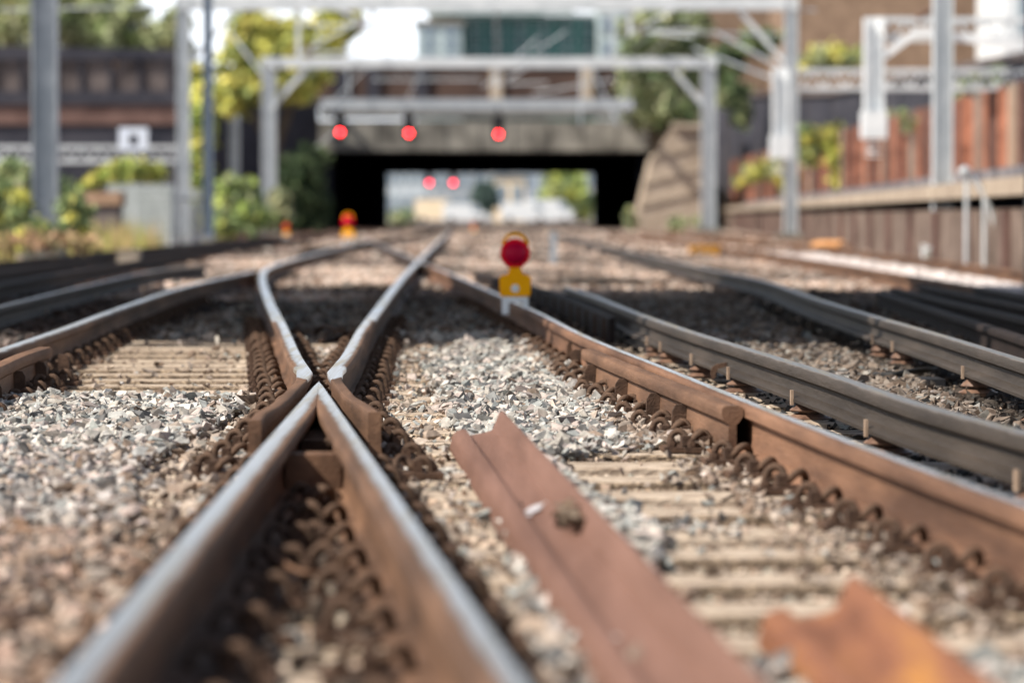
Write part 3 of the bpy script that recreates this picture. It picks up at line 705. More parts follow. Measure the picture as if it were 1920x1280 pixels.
# ------------------------------------------------------------------ conductor rails on insulators
HC = [(0.0, 0), (.013, 0), (.026, 0), (.033, -.003), (.0365, -.010), (.037, -.030), (.0365, -.040), (.020, -.049), (.0125, -.056), (.0125, -.085), (.018, -.100), (.058, -.112), (.062, -.116), (.062, -.128)]
def conductor(curve, label, pots, z=.195, y0=None, y1=None, m=(None, None), side=-1, group=None):
    pf = prof_full(HC)
    o = sweep_rail(curve, 'conductor_rail', m[0] or w_cond, z=z, prof=pf, y0=y0, y1=y1, wc=0, hw=.026)
    tag(o, label, 'conductor rail', group)
    for y in pots:
        x = Xat(curve, y); dx = (Xat(curve, y+.2)-x)/.2; ang = -math.atan(dx)
        zb = z-.128
        mb = MB(); mb.lathe([(.075, -.01), (.085, 0), (.088, .006), (.060, .020), (.040, .024), (.040, .030), (.072, .032), (.075, .036), (.05, zb-.012), (.03, zb-.001)] if zb > .04 else [(.08, 0), (.05, .03)], (x+side*.0, y, .0), n=20)
        mb.build('insulator', ceramic, o, smooth=40)
        mb = MB()
        M = Matrix.Translation((x+side*.0, y, 0)) @ Matrix.Rotation(ang, 4, 'Z')
        for s in (-1, 1):
            for q in (0,):
                xx = s*.066; poly = [(xx-.005, -.02, zb-.012), (xx+.005, -.02, zb-.012), (xx+.005, -.02, zb+.044), (xx-.005, -.02, zb+.044)]
                mb = MB(); mb.prism([M @ Vector(p) for p in poly], M.to_3x3() @ Vector((0, .035, 0))); mb.build('retaining_clip', clip_tan, o)
    return o
potsD = [onz(x, y, 0)[1] for x, y in ((1215, 668), (1237, 680), (1300, 706), (1400, 735), (1545, 786), (1712, 850), (1960, 960))]
conductor(D_curve, 'heavy grey-brown conductor rail on ceramic insulators beside the long rusty running rail', potsD, y0=7, y1=31)
potsE = [onz(x, y, 0)[1] for x, y in ((1706, 668), (1732, 683), (1893, 738), (2010, 790))]
conductor(E_curve, 'second heavy conductor rail, between the nearer conductor rail and the stacked dark rails', potsE, z=.205)
conductor(L2_curve, 'dark conductor rail ending bluntly beyond the curved shiny rail', [24, 28, 33, 39], z=.18, m=(w_condd, None))
# lower board-like guarding timbers beside the far end of the nearer conductor rail
tl = [(x, y) for x, y in D_curve if 23.0 < y < 42]
mb = MB(); mb.loft([[(x-.14, y, 0), (x-.14, y, .15), (x-.10, y, .16), (x-.10, y, 0)] for x, y in tl]); o = mb.build('guard_board', dark_iron); tag(o, 'black protective board standing along the conductor rail behind the red lamp', 'guard board')
for k, yy in enumerate(np.linspace(23.6, 40, 16)):
    x = Xat(D_curve, yy); m2 = MB(); m2.box(x-.155, x-.141, yy, yy+.05, 0, .14); m2.build('batten', rust_dark, o)
# rail joint rib on D at the lit gap and stray clip plate
Dx = Xat(D_curve, onz(1380, 650, .17)[1]); Dy = onz(1380, 655, .17)[1]
mb = MB()
for k in range(1):
    c = Vector((Xat(D_curve, Dy)-.062, Dy, .062)); pts = [(c.x-.022, c.y, c.z-.03), (c.x-.03, c.y, c.z), (c.x-.022, c.y, c.z+.028), (c.x+.0, c.y, c.z+.042), (c.x+.045, c.y, c.z+.05), (c.x+.05, c.y, c.z+.02), (c.x+.01, c.y, c.z+.015), (c.x-.004, c.y, c.z-.0), (c.x-.004, c.y, c.z-.02)]
    mb.prism(pts, (0, .03, 0))
tag(mb.build('anchor_clamp', rust_dark, bevel=.002), 'dark hooked clamp gripping the foot of the conductor rail', 'clamp')

# stacked dark rails on the right
for k, (px0, py0, px1, py1, lab) in enumerate(((1648, 545, 1930, 634, 'dark spare rail lying nearest the second conductor rail'), (1676, 539, 1930, 598, 'dark spare rail lying second in the row beyond the conductor rails'), (1726, 533, 1930, 573, 'dark spare rail lying third in the row, bluish at its end'), (1830, 538, 1990, 566, 'dark spare rail lying last in the row against the orange-brown rail'))):
    a = onz(px0, py0, ZR+.01*k); b = onz(px1, py1, ZR+.01*k); cv = smooth_curve([(a[0], a[1]), (b[0], b[1]), (b[0]+(b[0]-a[0])*.5, b[1]+(b[1]-a[1])*.5)])
    o = sweep_rail(cv, 'spare_rail', dark_iron, z=ZR+.01*k, hw=None); tag(o, lab, 'rail', 'spare rails lying side by side')

# ------------------------------------------------------------------ loose rails lying on their side (foreground)
def loose(px_l, px_r, px_end, length, label, m):
    """rail on its side: head to the left, foot flange standing up on the right"""
    a = Vector(onz(*px_l, .065)); b = Vector(onz(*px_end, .135)); r = Vector(onz(*px_r, .135))
    d = Vector((b.x-r.x, b.y-r.y, 0)).normalized(); side = Vector((-d.y, d.x, 0))
    if side.x < 0: side = -side
    # local: u across (0 head outer .. .159 foot), z up
    S = [(0.004, -.030), (0, -.018), (0, .014), (.004, .026), (.012, .034), (.030, .036), (.042, .034), (.052, .012), (.062, .0095), (.11, .0095), (.134, .014), (.147, .064), (.152, .0705), (.159, .0705), (.159, -.066), (.150, -.068), (.146, -.062), (.134, -.012), (.11, -.0085), (.062, -.0085), (.05, -.012), (.042, -.030), (.030, -.036), (.012, -.036)]
    rings = []
    tilt = R(-11); zc = .036
    st = [0, .004]+list(np.linspace(.3, length, 20))
    for k, s in enumerate(st):
        ring = []
        for (u, z) in S:
            uu = u*math.cos(tilt)-z*math.sin(tilt); zz = zc-u*math.sin(tilt)+z*math.cos(tilt)
            cut = .10*(.159-u) if s == 0 else 0
            cut = 0
            p = Vector((r.x, r.y, 0))+side*(uu-.159)+d*(s+cut); ring.append((p.x, p.y, zz))
        rings.append(ring)
    mb = MB(); mb.loft(rings); o = mb.build('loose_rail', m, smooth=30)
    return tag(o, label, 'loose rail', 'cut rails lying on their side'), r, d, side
oLo, lr, ld, ls = loose((857, 815), (937, 771), (1420, 1280), 9.0, 'long brown cut rail lying on its side, with a clod of dirt in its channel', rust_loose)
oLo2, lr2, ld2, ls2 = loose((1458, 1135), (1592, 1078), (1850, 1280), 3.2, 'short orange-rusted cut rail lying on its side at the corner', rust_orange)
# clod of dirt and bird dropping on the rail
def lumps(name, cen, n, rad, size, cols, lab, cat, flat=.6):
    P = np.array([(cen[0]+random.gauss(0, rad[0]), cen[1]+random.gauss(0, rad[1]), cen[2]+abs(random.gauss(0, rad[2]))) for _ in range(n)])
    C_ = np.array([random.choice(cols) for _ in range(n)]); o = stones(name, P, np.array([random.uniform(*size) for _ in range(n)]), C_, PROTO); return tag(o, lab, cat)
cz = onz(1075, 965, .11)
lumps('dirt_clod', (cz[0], cz[1]+.1, .095), 64, (.015, .11, .009), (.011, .024), [(.08, .055, .036), (.13, .09, .06), (.05, .036, .026), (.17, .13, .095)], 'brown clod of dirt and grit lying in the long loose rail', 'dirt')
wz = onz(1000, 940, .085)
mb = MB(); 
for (ox, oy, s) in ((0, 0, .022), (.010, .12, .017), (-.012, -.16, .012)):
    c = (wz[0]+ox-.002, wz[1]+oy, .0655-.006)
    mb.add([(c[0]+s*random.uniform(.7, 1.2)*math.cos(a), c[1]+s*3.2*math.sin(a)*random.uniform(.7, 1.2), c[2]+.192*s*math.cos(a)+.006) for a in np.linspace(0, 2*math.pi, 11)[:-1]], [tuple(range(10))])
o = mb.build('bird_dropping', mat('dull_white', (.36, .34, .34), (.55, .53, .54), 60, .8), oLo)

# ------------------------------------------------------------------ piece of wood, litter
def wood_stick():
    a = Vector(onz(381, 762, .02)); b = Vector(onz(481, 757, .02)); mb = MB(); rings = []; n = 26; rnd = random.Random(5)
    offs = [rnd.uniform(-.005, .005) for _ in range(12)]
    for i in range(n+1):
        t = i/n; p = a.lerp(b, t); hh = .032-.006*t; ring = []
        for k in range(12):
            an = 2*math.pi*k/12; rr = (1+.16*math.sin(3*an+t*2)+rnd.uniform(-.12, .12)+offs[k]*14*(.6+.4*math.sin(t*9+k)))
            e = min(1, min(t, 1-t)*14+.72)
            ring.append((p.x+rnd.uniform(-.002, .002), p.y+math.cos(an)*.035*rr*e, .031+math.sin(an)*hh*rr*e))
        rings.append(ring)
    mb.loft(rings); o = mb.build('wood_piece', wood, smooth=40); tag(o, 'weathered grey broken stick of wood lying across the bearers', 'wood')
wood_stick()
def wrapper(px, py, s, m, name, lab):
    c = Vector(onz(px, py, .02)); b = bmesh.new(); bmesh.ops.create_icosphere(b, subdivisions=2, radius=1)
    rnd = random.Random(px)
    for v in b.verts:
        v.co = Vector((v.co.x*s[0], v.co.y*s[1], v.co.z*s[2]))*(1+rnd.uniform(-.3, .2)); v.co += c+Vector((0, 0, s[2]*.6))
    me = bpy.data.meshes.new(name); b.to_mesh(me); b.free(); me.materials.append(m); o = bpy.data.objects.new(name, me); COL.objects.link(o); tag(o, lab, 'litter')
wrapper(1806, 862, (.036, .09, .012), yellow_bag, 'crumpled_wrapper', 'crumpled yellow wrapper lying behind the conductor rail')
wrapper(1842, 716, (.022, .05, .022), plast, 'plastic_cup', 'pink and white plastic litter under the second conductor rail')
# cable loops between the far ends of the wing rails, and rusty wire in the vee
def cable(name, pts, r, m, lab, cat='cable'):
    P = [Vector(p) for p in pts]; P = [P[0]]+P+[P[-1]]; Q = []
    for i in range(1, len(P)-2):
        for t in (0, .2, .4, .6, .8):
            a, b, c, d = P[i-1], P[i], P[i+1], P[i+2]; Q.append(.5*((2*b)+(c-a)*t+(2*a-5*b+4*c-d)*t*t+(3*b-a-3*c+d)*t**3))
    Q.append(P[-2]); mb = MB(); mb.tube(Q, r, 8); return tag(mb.build(name, m, smooth=60), lab, cat)
cable('rusty_wire', [onz(470, 1030, .03), onz(520, 1048, .05), onz(565, 1072, .05), onz(620, 1074, .04), onz(660, 1060, .03)], .006, rust, 'thin rusty wire lying between the legs of the vee', 'wire')
cable('black_cable', [onz(1600, 699, .02), onz(1660, 703, .04), onz(1710, 696, .05), onz(1752, 692, .03)], .014, rubber, 'black cable lying on the stones under the second conductor rail')
cable('coiled_cable', [onz(592, 625, .02), onz(605, 612, .07), onz(640, 622, .06), onz(662, 630, .03), onz(632, 634, .02), onz(600, 640, .02)], .016, rust_dark, 'loop of brown cable lying between the wing rails in the shade')
# flat black plate near second conductor
mb = MB(); a = onz(1680, 712, .03); mb.box(a[0]-.02, a[0]+.22, a[1]-.06, a[1]+.25, 0, .035); tag(mb.build('cover_plate', black, bevel=.004), 'flat black plate half buried in stones by the second conductor rail', 'plate')

# ------------------------------------------------------------------ red possession lamps
def lamp(loc, s, label, group, detail=True, orange=False):
    root = empty('warning_lamp', loc, label, 'warning lamp', group)
    x, y, z = loc
    def P(name, mb, m, par=root, **k): return mb.build(name, m, par, **k)
    mb = MB(); mb.box(x-.086*s, x-.04*s, y-.03, y+.03, z-.045*s, z+.05*s); mb.box(x+.052*s, x+.086*s, y-.03, y+.03, z-.03*s, z+.05*s); mb.box(x-.0861*s, x+.0861*s, y-.031, y+.031, z+.035*s, z+.072*s)
    P('clamp', mb, whitep, bevel=.004)
    mb = MB(); pr = [(-.098, .072), (.098, .072), (.104, .185), (.098, .208), (.046, .216), (.036, .27), (-.036, .27), (-.046, .216), (-.098, .208), (-.104, .185)]
    mb.prism([(x+a*s, y-.045*s, z+b*s) for a, b in pr], (0, .09*s, 0)); body = P('body', mb, yellow, bevel=.008*s)
    mb = MB(); mb.lathe([(.026*s, -.002), (.026*s, .004), (.010*s, .007)], (x, y-.045*s, z+.125*s), 'Y', 20); P('badge', mb, whitep, body)
    mb = MB(); mb.lathe([(.092*s, -.02*s), (.097*s, 0), (.097*s, .02*s), (.088*s, .03*s)], (x, y-.02*s, z+.352*s), 'Y', 36); P('lens_ring', mb, redl, smooth=40)
    mb = MB(); mb.lathe([(.070*s, .028*s), (.066*s, .05*s), (.045*s, .068*s), (.015*s, .076*s)], (x, y-.02*s, z+.352*s), 'Y', 36); P('lens', mb, redd, smooth=60)
    mb = MB(); mb.tube([(x+.078*s*math.cos(a), y+.02, z+.405*s+.075*s*math.sin(a)) for a in np.linspace(0, math.pi, 14)], .012*s, 8); P('handle', mb, yellow, smooth=60)
    return root
p = onz(966, 578, .17)
g_l = 'red and yellow track lamps'
lamp((p[0], p[1], .175), 1.0, 'red warning lamp on a yellow body clamped to the long rusty rail, the largest lamp', g_l)
p = atd(653, 455, 80); lamp((p[0], p[1], p[2]), 1.25, 'blurred orange-red and yellow warning lamp in front of the dark bridge opening', g_l)
p = atd(537, 442, 95); lamp((p[0], p[1], max(0, p[2]-.05)), .75, 'small blurred orange lamp at the foot of the dark bush beside the portal post', g_l)
p = atd(888, 437, 150); lamp((p[0], p[1], p[2]-.0), .8, 'small faint orange lamp far away on the track under the bridge', g_l)

# ------------------------------------------------------------------ small posts near the tracks
def post(px, y0, y1, D, wpx, m, lab, name='marker_post', cap=True):
    x = bx_(px, D); z1 = bz_(y1, D); w_ = wpx/FPX*D
    r = empty(name, (x, D, 0), lab, 'post')
    mb = MB(); mb.box(x-w_/2, x+w_/2, D-w_/2, D+w_/2, -.05, z1); mb.build('shaft', m, r, bevel=w_*.08)
    mb = MB(); mb.lathe([(w_*.9, 0), (w_*.9, .03), (w_*.6, .06)], (x, D, -.045), n=12); mb.build('footing', conc_grey, r)
    if cap:
        mb = MB(); mb.box(x-w_*.58, x+w_*.58, D-w_*.58, D+w_*.58, z1, z1+w_*.15); mb.build('cap', m, r)
    return r
post(1038, 500, 436, 60, 13, galv_dark, 'short grey marker post standing in the ballast behind the red lamp')
post(38, 460, 340, 60, 15, stone, 'weathered wooden post in the yellow grass')
def junction_box(px, py, D, w_, h_, lab, m):
    x = bx_(px, D); r = empty('junction_box', (x, D, 0), lab, 'junction box')
    mb = MB(); mb.box(x-w_/2, x+w_/2, D-w_/2, D+w_/2, 0, h_); mb.build('case', m, r, bevel=.01)
    mb = MB(); mb.box(x-w_*.56, x+w_*.56, D-w_*.56, D+w_*.56, h_, h_+.03); mb.build('lid', m, r, bevel=.005)
junction_box(242, 470, 58, .33, .23, 'small pale box between the two outlying rails', stone)
junction_box(1320, 470, 75, .55, .16, 'low yellow box lying beyond the second conductor rail', mat('dull_yellow', (.6, .28, .03), (.7, .36, .05), 5, .6))
junction_box(1745, 460, 62, .26, .28, 'pale box at the foot of the tall twin-flange mast', whitep)

# ------------------------------------------------------------------ overhead line masts and portals
def hsec(mb, x, y, z0, z1, w_, dpt=None, t=.02):
    dpt = dpt or w_; mb.box(x-w_/2, x-w_/2+t, y-dpt/2, y+dpt/2, z0, z1); mb.box(x+w_/2-t, x+w_/2, y-dpt/2, y+dpt/2, z0, z1); mb.box(x-w_/2+t, x+w_/2-t, y-.012, y+.012, z0, z1)
def mast(px, ytop, D, wpx, m, lab, name='overhead_line_mast', base=None):
    x = bx_(px, D); w_ = wpx/FPX*D; z1 = bz_(ytop, D); r = empty(name, (x, D, 0), lab, 'mast')
    mb = MB(); hsec(mb, x, D, 0 if base is None else base, z1, w_); mb.build('post', m, r)
    mb = MB(); mb.box(x-w_*.85, x+w_*.85, D-w_*.85, D+w_*.85, -.05, .25); mb.build('footing', conc_grey, r, bevel=.03)
    mb = MB(); mb.box(x-w_*.75, x+w_*.75, D-w_*.75, D+w_*.75, .25, .29); mb.build('base_plate', m, r)
    return r
def insul(mb, x, y, z, L, r=.06):
    for k in range(5): mb.lathe([(r*.4, 0), (r, .02), (r*.4, .05)], (x, y, z-L*k/5), n=12)
def portal(xl, xr, ytop, ybeam, D, wpx, m, lab, braces=True, posts=True, drops=()):
    X0, X1 = bx_(xl, D), bx_(xr, D); zt = bz_(ytop, D); zb = bz_(ybeam, D); w_ = wpx/FPX*D
    r = empty('overhead_line_portal', ((X0+X1)/2, D, 0), lab, 'portal')
    for X in (X0, X1):
        if not posts:
            mb = MB(); mb.box(X-.15, X+.15, D+w_*.35, 222, zb, zb+.3); mb.build('wall_bracket', m, r); continue
        mb = MB(); hsec(mb, X, D, 0, zt, w_); mb.build('post', m, r)
        mb = MB(); mb.box(X-w_, X+w_, D-w_, D+w_, -.05, .3); mb.build('footing', conc_grey, r, bevel=.03)
    mb = MB(); mb.box(X0-w_*.6, X1+w_*.6, D-w_*.35, D+w_*.35, zb, zt+.0); mb.build('beam', m, r, bevel=.01)
    if braces:
        L = (X1-X0)*.085
        for X, s in ((X0, 1), (X1, -1)):
            mb = MB(); mb.bar((X, D, zb-L*1.15), (X+s*L, D, zb-.01), w_*.35); mb.build('brace', m, r)
    for (px, yb, tilt) in drops:
        X = bx_(px, D); z2 = bz_(yb, D); mb = MB(); mb.bar((X, D, zb), (X, D, z2), .12); mb.build('drop_tube', m, r)
        mb = MB(); mb.bar((X, D-.1, z2+.1), (X+tilt*1.9, D-.1, z2-.05+1.2), .07); mb.bar((X, D-.1, z2+.15), (X+tilt*2.0, D-.1, z2+.2), .06); mb.build('cantilever', m, r)
        mb = MB(); insul(mb, X+tilt*.3, D-.1, z2+.3, .4, .1); mb.build('insulator', ceramic, r)
    return r
portal(505, 1328, 108, 128, 150, 26, galv, 'wide grey portal framing the bridge, with straight beam and corner braces', drops=((930, 165, 1),))
portal(612, 1178, 186, 206, 208, 16, galv_dark, 'low grey gantry beam directly in front of the bridge carrying the three red signals', braces=False, posts=False)
portal(345, 1482, -6, 20, 108, 24, galv, 'tall pale portal whose beam runs along the top edge', drops=((700, 60, -1), (1180, 70, 1), (560, 110, 1)))
mast(86, -330, 60, 46, galv_dark, 'thick grey mast standing nearest the dark brick viaduct', )
mast(391, -160, 95, 17, mat('blue_grey_paint', (.20, .25, .31), (.27, .32, .38), 2, .6), 'slim blue-grey mast between the pale portal post and the yellow bushes')
mast(1766, -330, 60, 36, galv, 'tall pale mast in front of the orange brick wall')
mast(72, -300, 75, 20, whitep, 'slim white mast standing close behind the thick grey mast')
mast(440, 210, 190, 18, galv_dark, 'short distant grey mast in front of the dark wall')
# lattice booms
def lattice(x0, x1, yt, yb, D, lab, m, drops=()):
    X0, X1 = bx_(x0, D), bx_(x1, D); zt, zb = bz_(yt, D), bz_(yb, D); h = zt-zb
    r = empty('lattice_boom', ((X0+X1)/2, D, zb), lab, 'lattice boom')
    mb = MB()
    for q in (-h/2, h/2):
        mb.box(X0, X1, D+q-.05, D+q+.05, zt-.10, zt); mb.box(X0, X1, D+q-.05, D+q+.05, zb, zb+.10)
    mb.build('chords', m, r)
    mb = MB(); n = max(3, int((X1-X0)/(h*1.0))); 
    for i in range(n):
        a = X0+(X1-X0)*i/n; b = X0+(X1-X0)*(i+1)/n
        for q in (-h/2,):
            mb.bar((a, D+q, zb+.05), ((a+b)/2, D+q, zt-.05), .055); mb.bar(((a+b)/2, D+q, zt-.05), (b, D+q, zb+.05), .055)
    mb.build('lattice', m, r)
    for (px, y0, y1, wpx) in drops:
        X = bx_(px, D); w_ = wpx/FPX*D; za, zc = bz_(y0, D), bz_(y1, D)
        mb = MB(); hsec(mb, X, D-h/2-.25, zc, za, w_, t=.04); dr = mb.build('drop_post', whitep, r)
        mb = MB(); mb.box(X-w_*.62, X+w_*.62, D-h/2-.55, D-h/2+.05, zc-.5, zc+.1); insul(mb, X, D-h/2-.25, zc-.5, .5, w_*.5); mb.build('insulator', whitep, dr)
    return r
lattice(-1100, 338, 273, 306, 115, 'long grey lattice boom in front of the dark brick viaduct', galv)
lattice(1500, 2150, 130, 170, 100, 'lower lattice boom with one white drop post, above the orange brick wall', galv, drops=((1460, 130, 262, 30), ))
lattice(1625, 2150, 34, 78, 84, 'upper lattice boom with a white drop post, highest above the orange brick wall', galv, drops=((1633, 36, 218, 36),))
r_ = empty('boom_bracket', (bx_(1680, 84), 84, bz_(80, 84)), 'pale diagonal bracket joining the white drop post and the upper boom', 'bracket')
mb = MB(); mb.bar((bx_(1650, 84), 83.4, bz_(108, 84)), (bx_(1712, 84), 83.4, bz_(62, 84)), .16); mb.build('strut', whitep, r_)
mb = MB(); mb.bar((bx_(1712, 84), 83.4, bz_(62, 84)), (bx_(1900, 84), 83.4, bz_(88, 84)), .18); mb.build('tie_bar', whitep, r_)

# wires
def wire(pts, r, lab):
    mb = MB(); mb.tube(pts, r, 6); tag(mb.build('overhead_wire', galv_dark), lab, 'overhead wire', 'contact and catenary wires')
wl = 'thin grey overhead wire hanging over the tracks between the portals'
for k, (px, py) in enumerate(((690, 120), (760, 150), (935, 150), (1090, 170), (1180, 140))):
    a = atd(px, py, 208); X2 = a[0]*1.05; 
    wire([(X2+.3, 108, a[2]+.3), (X2+.1, 150, a[2]-.05), (a[0], 208, a[2])], .022, wl)
    wire([(X2+.3, 108, a[2]+1.6), (X2+.2, 130, a[2]+.9), (X2+.1, 150, a[2]+1.4), (a[0]+.1, 180, a[2]+.8), (a[0], 208, a[2]+1.3)], .022, wl)
wl2 = 'slanting registration wire crossing between the portal posts'
for (x0, y0, x1, y1, D0, D1) in ((1000, 100, 1060, 60, 150, 150), (905, 165, 1010, 70, 150, 150), (560, 160, 600, 60, 150, 150), (500, 180, 600, 130, 150, 150), (0, 20, 620, 5, 108, 108), (1290, 62, 1460, 66, 130, 130), (1200, 5, 1530, 20, 108, 108), (620, 195, 705, 110, 205, 205), (745, 230, 790, 130, 205, 205), (1145, 235, 1180, 160, 205, 205), (640, 240, 560, 300, 205, 205), (1300, 90, 1480, 160, 140, 108)):
    wire([atd(x0, y0, D0), atd(x1, y1, D1)], .035, wl2)

for (x0, y0, x1, y1, D0) in ((650, 40, 655, 185, 208), (735, 30, 730, 110, 205), (1090, 112, 1088, 235, 206), (1110, 130, 1160, 235, 206), (700, 150, 900, 150, 207), (1000, 175, 1150, 150, 207), (430, 60, 500, 150, 150), (1150, 20, 1150, 110, 150), (1020, 30, 1200, 28, 150), (1210, 60, 1300, 70, 150), (1340, 60, 1470, 130, 130)):
    wire([atd(x0, y0, D0), atd(x1, y1, D0-1)], .05, wl2)
# ------------------------------------------------------------------ signals
def signal(px, py, D, lab, em, group, dia=.24, hang=True):
    x = bx_(px, D); z = bz_(py, D); r = empty('colour_light_signal', (x, D, z), lab, 'signal', group)
    mb = MB(); mb.box(x-.3, x+.3, D-.05, D+.3, z-.35, z+1.0); mb.build('head', black, r, bevel=.03)
    mb = MB(); mb.lathe([(dia/2, 0), (dia/2, .03), (dia/2*.6, .05)], (x, D-.05, z), 'Y', 24); mb.build('red_lens', em, r)
    mb = MB(); mb.tube([(x+dia*.62*math.cos(a), D-.25, z+dia*.62*math.sin(a)) for a in np.linspace(0, math.pi, 12)], .02, 6); mb.build('hood', black, r)
    mb = MB(); mb.bar((x, D+.15, z+.9), (x, D+.15, bz_(200, D) if hang else z+1.6), .12); mb.build('bracket', black, r)
gs = 'red signals on the gantry'
signal(638, 248, 205, 'glowing red signal nearest the dark bush, first of the three in front of the bridge', redglow, gs)
signal(767, 250, 205, 'glowing red signal in the middle of the three on the gantry', redglow, gs)
signal(935, 252, 205, 'glowing red signal standing apart, third of the three on the gantry', redglow, gs)
signal(805, 343, 335, 'fainter red signal seen through the bridge beside the pale building', redglow2, 'red signals beyond the bridge', .30, False)
signal(850, 343, 335, 'fainter red signal seen through the bridge nearer the cream block', redglow2, 'red signals beyond the bridge', .30, False)

# ------------------------------------------------------------------ bridge
def wall_box(mb, px0, px1, y0, y1, D0, D1, **k):
    mb.box(bx_(px0, D0), bx_(px1, D0), D0, D1, bz_(y1, D0), bz_(y0, D0))
def bridge():
    D0, D1 = 222, 322
    r = empty('road_bridge', (bx_(910, D0), D0, 0), 'wide concrete road bridge with a black opening over the tracks', 'bridge')
    mb = MB(); mb.box(bx_(560, D0), bx_(622, D0), D0, D1, -.1, bz_(292, D0)); mb.build('abutment', tunnel_m, r)
    mb = MB(); mb.box(bx_(1198, D0), bx_(1262, D0), D0+.5, D1, -.1, bz_(292, D0)); mb.build('abutment', tunnel_m, r)
    # near-black piers seen inside the opening
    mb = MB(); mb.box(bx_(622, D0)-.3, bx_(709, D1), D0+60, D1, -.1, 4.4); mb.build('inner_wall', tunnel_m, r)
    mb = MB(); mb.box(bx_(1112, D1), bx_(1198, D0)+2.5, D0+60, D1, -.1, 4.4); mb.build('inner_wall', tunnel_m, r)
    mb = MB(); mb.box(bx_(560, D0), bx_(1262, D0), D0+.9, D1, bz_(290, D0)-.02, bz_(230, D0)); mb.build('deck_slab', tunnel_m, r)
    mb = MB(); wall_box(mb, 588, 1218, 226, 284, D0, D0+.9); mb.build('fascia_girder', conc_grey, r, bevel=.05)
    mb = MB(); wall_box(mb, 600, 1200, 192, 222, D0-.1, D0+.9); mb.build('string_course', mat('weathered_concrete', (.11, .11, .105), (.24, .235, .22), .5, .9), r, bevel=.04)
    mb = MB(); wall_box(mb, 560, 1260, 122, 192, D0+.2, D0+1.0); mb.build('parapet', brick_red if False else mat('dark_red_parapet', (.05, .034, .03), (.11, .07, .055), .6, .9), r)
    mb = MB(); wall_box(mb, 550, 1270, 114, 124, D0+.05, D0+1.1); mb.build('coping', mat('dark_coping', (.09, .09, .10), (.13, .13, .14), 1, .9), r)
    for k, px in enumerate((640, 700, 790, 930, 1100, 1165)):
        mb = MB(); wall_box(mb, px-12, px+12, 120, 190, D0-.05, D0+.2); mb.build('pilaster', stone if px in (930, 1100) else blue_dark, r)
    for k in range(9):
        px = 640+k*64; mb = MB(); wall_box(mb, px-3, px+3, 228, 283, D0-.06, D0-.0); mb.build('stiffener', conc_grey, r)
bridge()
# wing wall on the right of the bridge
r = empty('wing_wall', (bx_(1250, 215), 215, 0), 'tan sloping stone wing wall beside the bridge opening', 'wall')
D = 214; mb = MB(); poly = [(bx_(1188, D), D, -.1), (bx_(1318, D), D, -.1), (bx_(1318, D), D, bz_(238, D)), (bx_(1262, D), D, bz_(238, D)), (bx_(1222, D), D, bz_(300, D))]
mb.prism(poly, (0, 7, 0)); mb.build('wall_face', wing_m, r)
mb = MB(); mb.bar((bx_(1318, D), D-.1, bz_(236, D)), (bx_(1258, D), D-.1, bz_(236, D)), .6, .25); mb.build('coping', stone, r)
mb = MB(); 
for py in (285, 330, 372): mb.bar((bx_(1215-(py-285)*.2, D), D-.06, bz_(py+14, D)), (bx_(1316, D), D-.06, bz_(py-14, D)), .12, .14)
mb.build('stone_bands', stone, r)
# dark retaining wall left of the bridge
def simple_wall(name, pts, z1, th, m, lab, coping=None, group=None, ztops=None):
    r = empty(name, (pts[0][0], pts[0][1], 0), lab, 'wall', group)
    for i in range(len(pts)-1):
        a, b = Vector((*pts[i], 0)), Vector((*pts[i+1], 0)); za = z1 if ztops is None else ztops[i]; zb = z1 if ztops is None else ztops[i+1]
        d = (b-a).normalized(); s = Vector((-d.y, d.x, 0))*th
        mb = MB(); mb.prism([(a.x, a.y, -.1), (b.x, b.y, -.1), (b.x, b.y, zb), (a.x, a.y, za)], s); mb.build('wall_face', m, r)
        if coping:
            mb = MB(); mb.bar((a.x+s.x/2, a.y+s.y/2, za+.14), (b.x+s.x/2, b.y+s.y/2, zb+.14), th*1.4, .28); mb.build('coping', coping, r)
    return r
simple_wall('retaining_wall', [(bx_(400, 200), 200), (bx_(600, 222), 221)], bz_(190, 210), 1.0, blue_dark, 'nearly black retaining wall between the yellow tree and the bridge', coping=brick_dark)

# ------------------------------------------------------------------ left viaduct
def viaduct():
    D = 165; r = empty('brick_viaduct', (bx_(100, D), D, 0), 'long dark brick viaduct wall with banded parapet behind the masts', 'viaduct')
    x0, x1 = bx_(-1400, D), bx_(345, D)
    def band(y0, y1, m, name, proud=0, slope=True):
        mb = MB(); za, zb = bz_(y1, D), bz_(y0, D); e = .28 if slope else 0; eL = .28*(1400+345)/765 if slope else 0
        mb.prism([(x0, D-proud, za), (x1, D-proud, za), (x1, D-proud, zb-e), (x0, D-proud, zb+eL)], (0, 2.5+proud, 0)); mb.build(name, m, r)
    band(234, 450, blue_dark, 'base_wall', 0, False); band(197, 234, brick_red, 'girder', .12, False); band(172, 197, blue_dark, 'ledge', .25, False)
    band(114, 172, brick_dark, 'parapet', .05, False); band(82, 114, blue_dark, 'cornice', .3)
    for k in range(32):
        px = -1390+k*55; mb = MB(); mb.box(bx_(px, D), bx_(px+7, D), D-.22, D-.05, bz_(172, D), bz_(114, D)); mb.build('pilaster', blue_dark, r)
    mb = MB(); mb.box(bx_(205, D), bx_(222, D), D-.1, D-.05, bz_(127, D), bz_(110, D)-.05); mb.build('brick_patch', brick_brown, r)
viaduct()
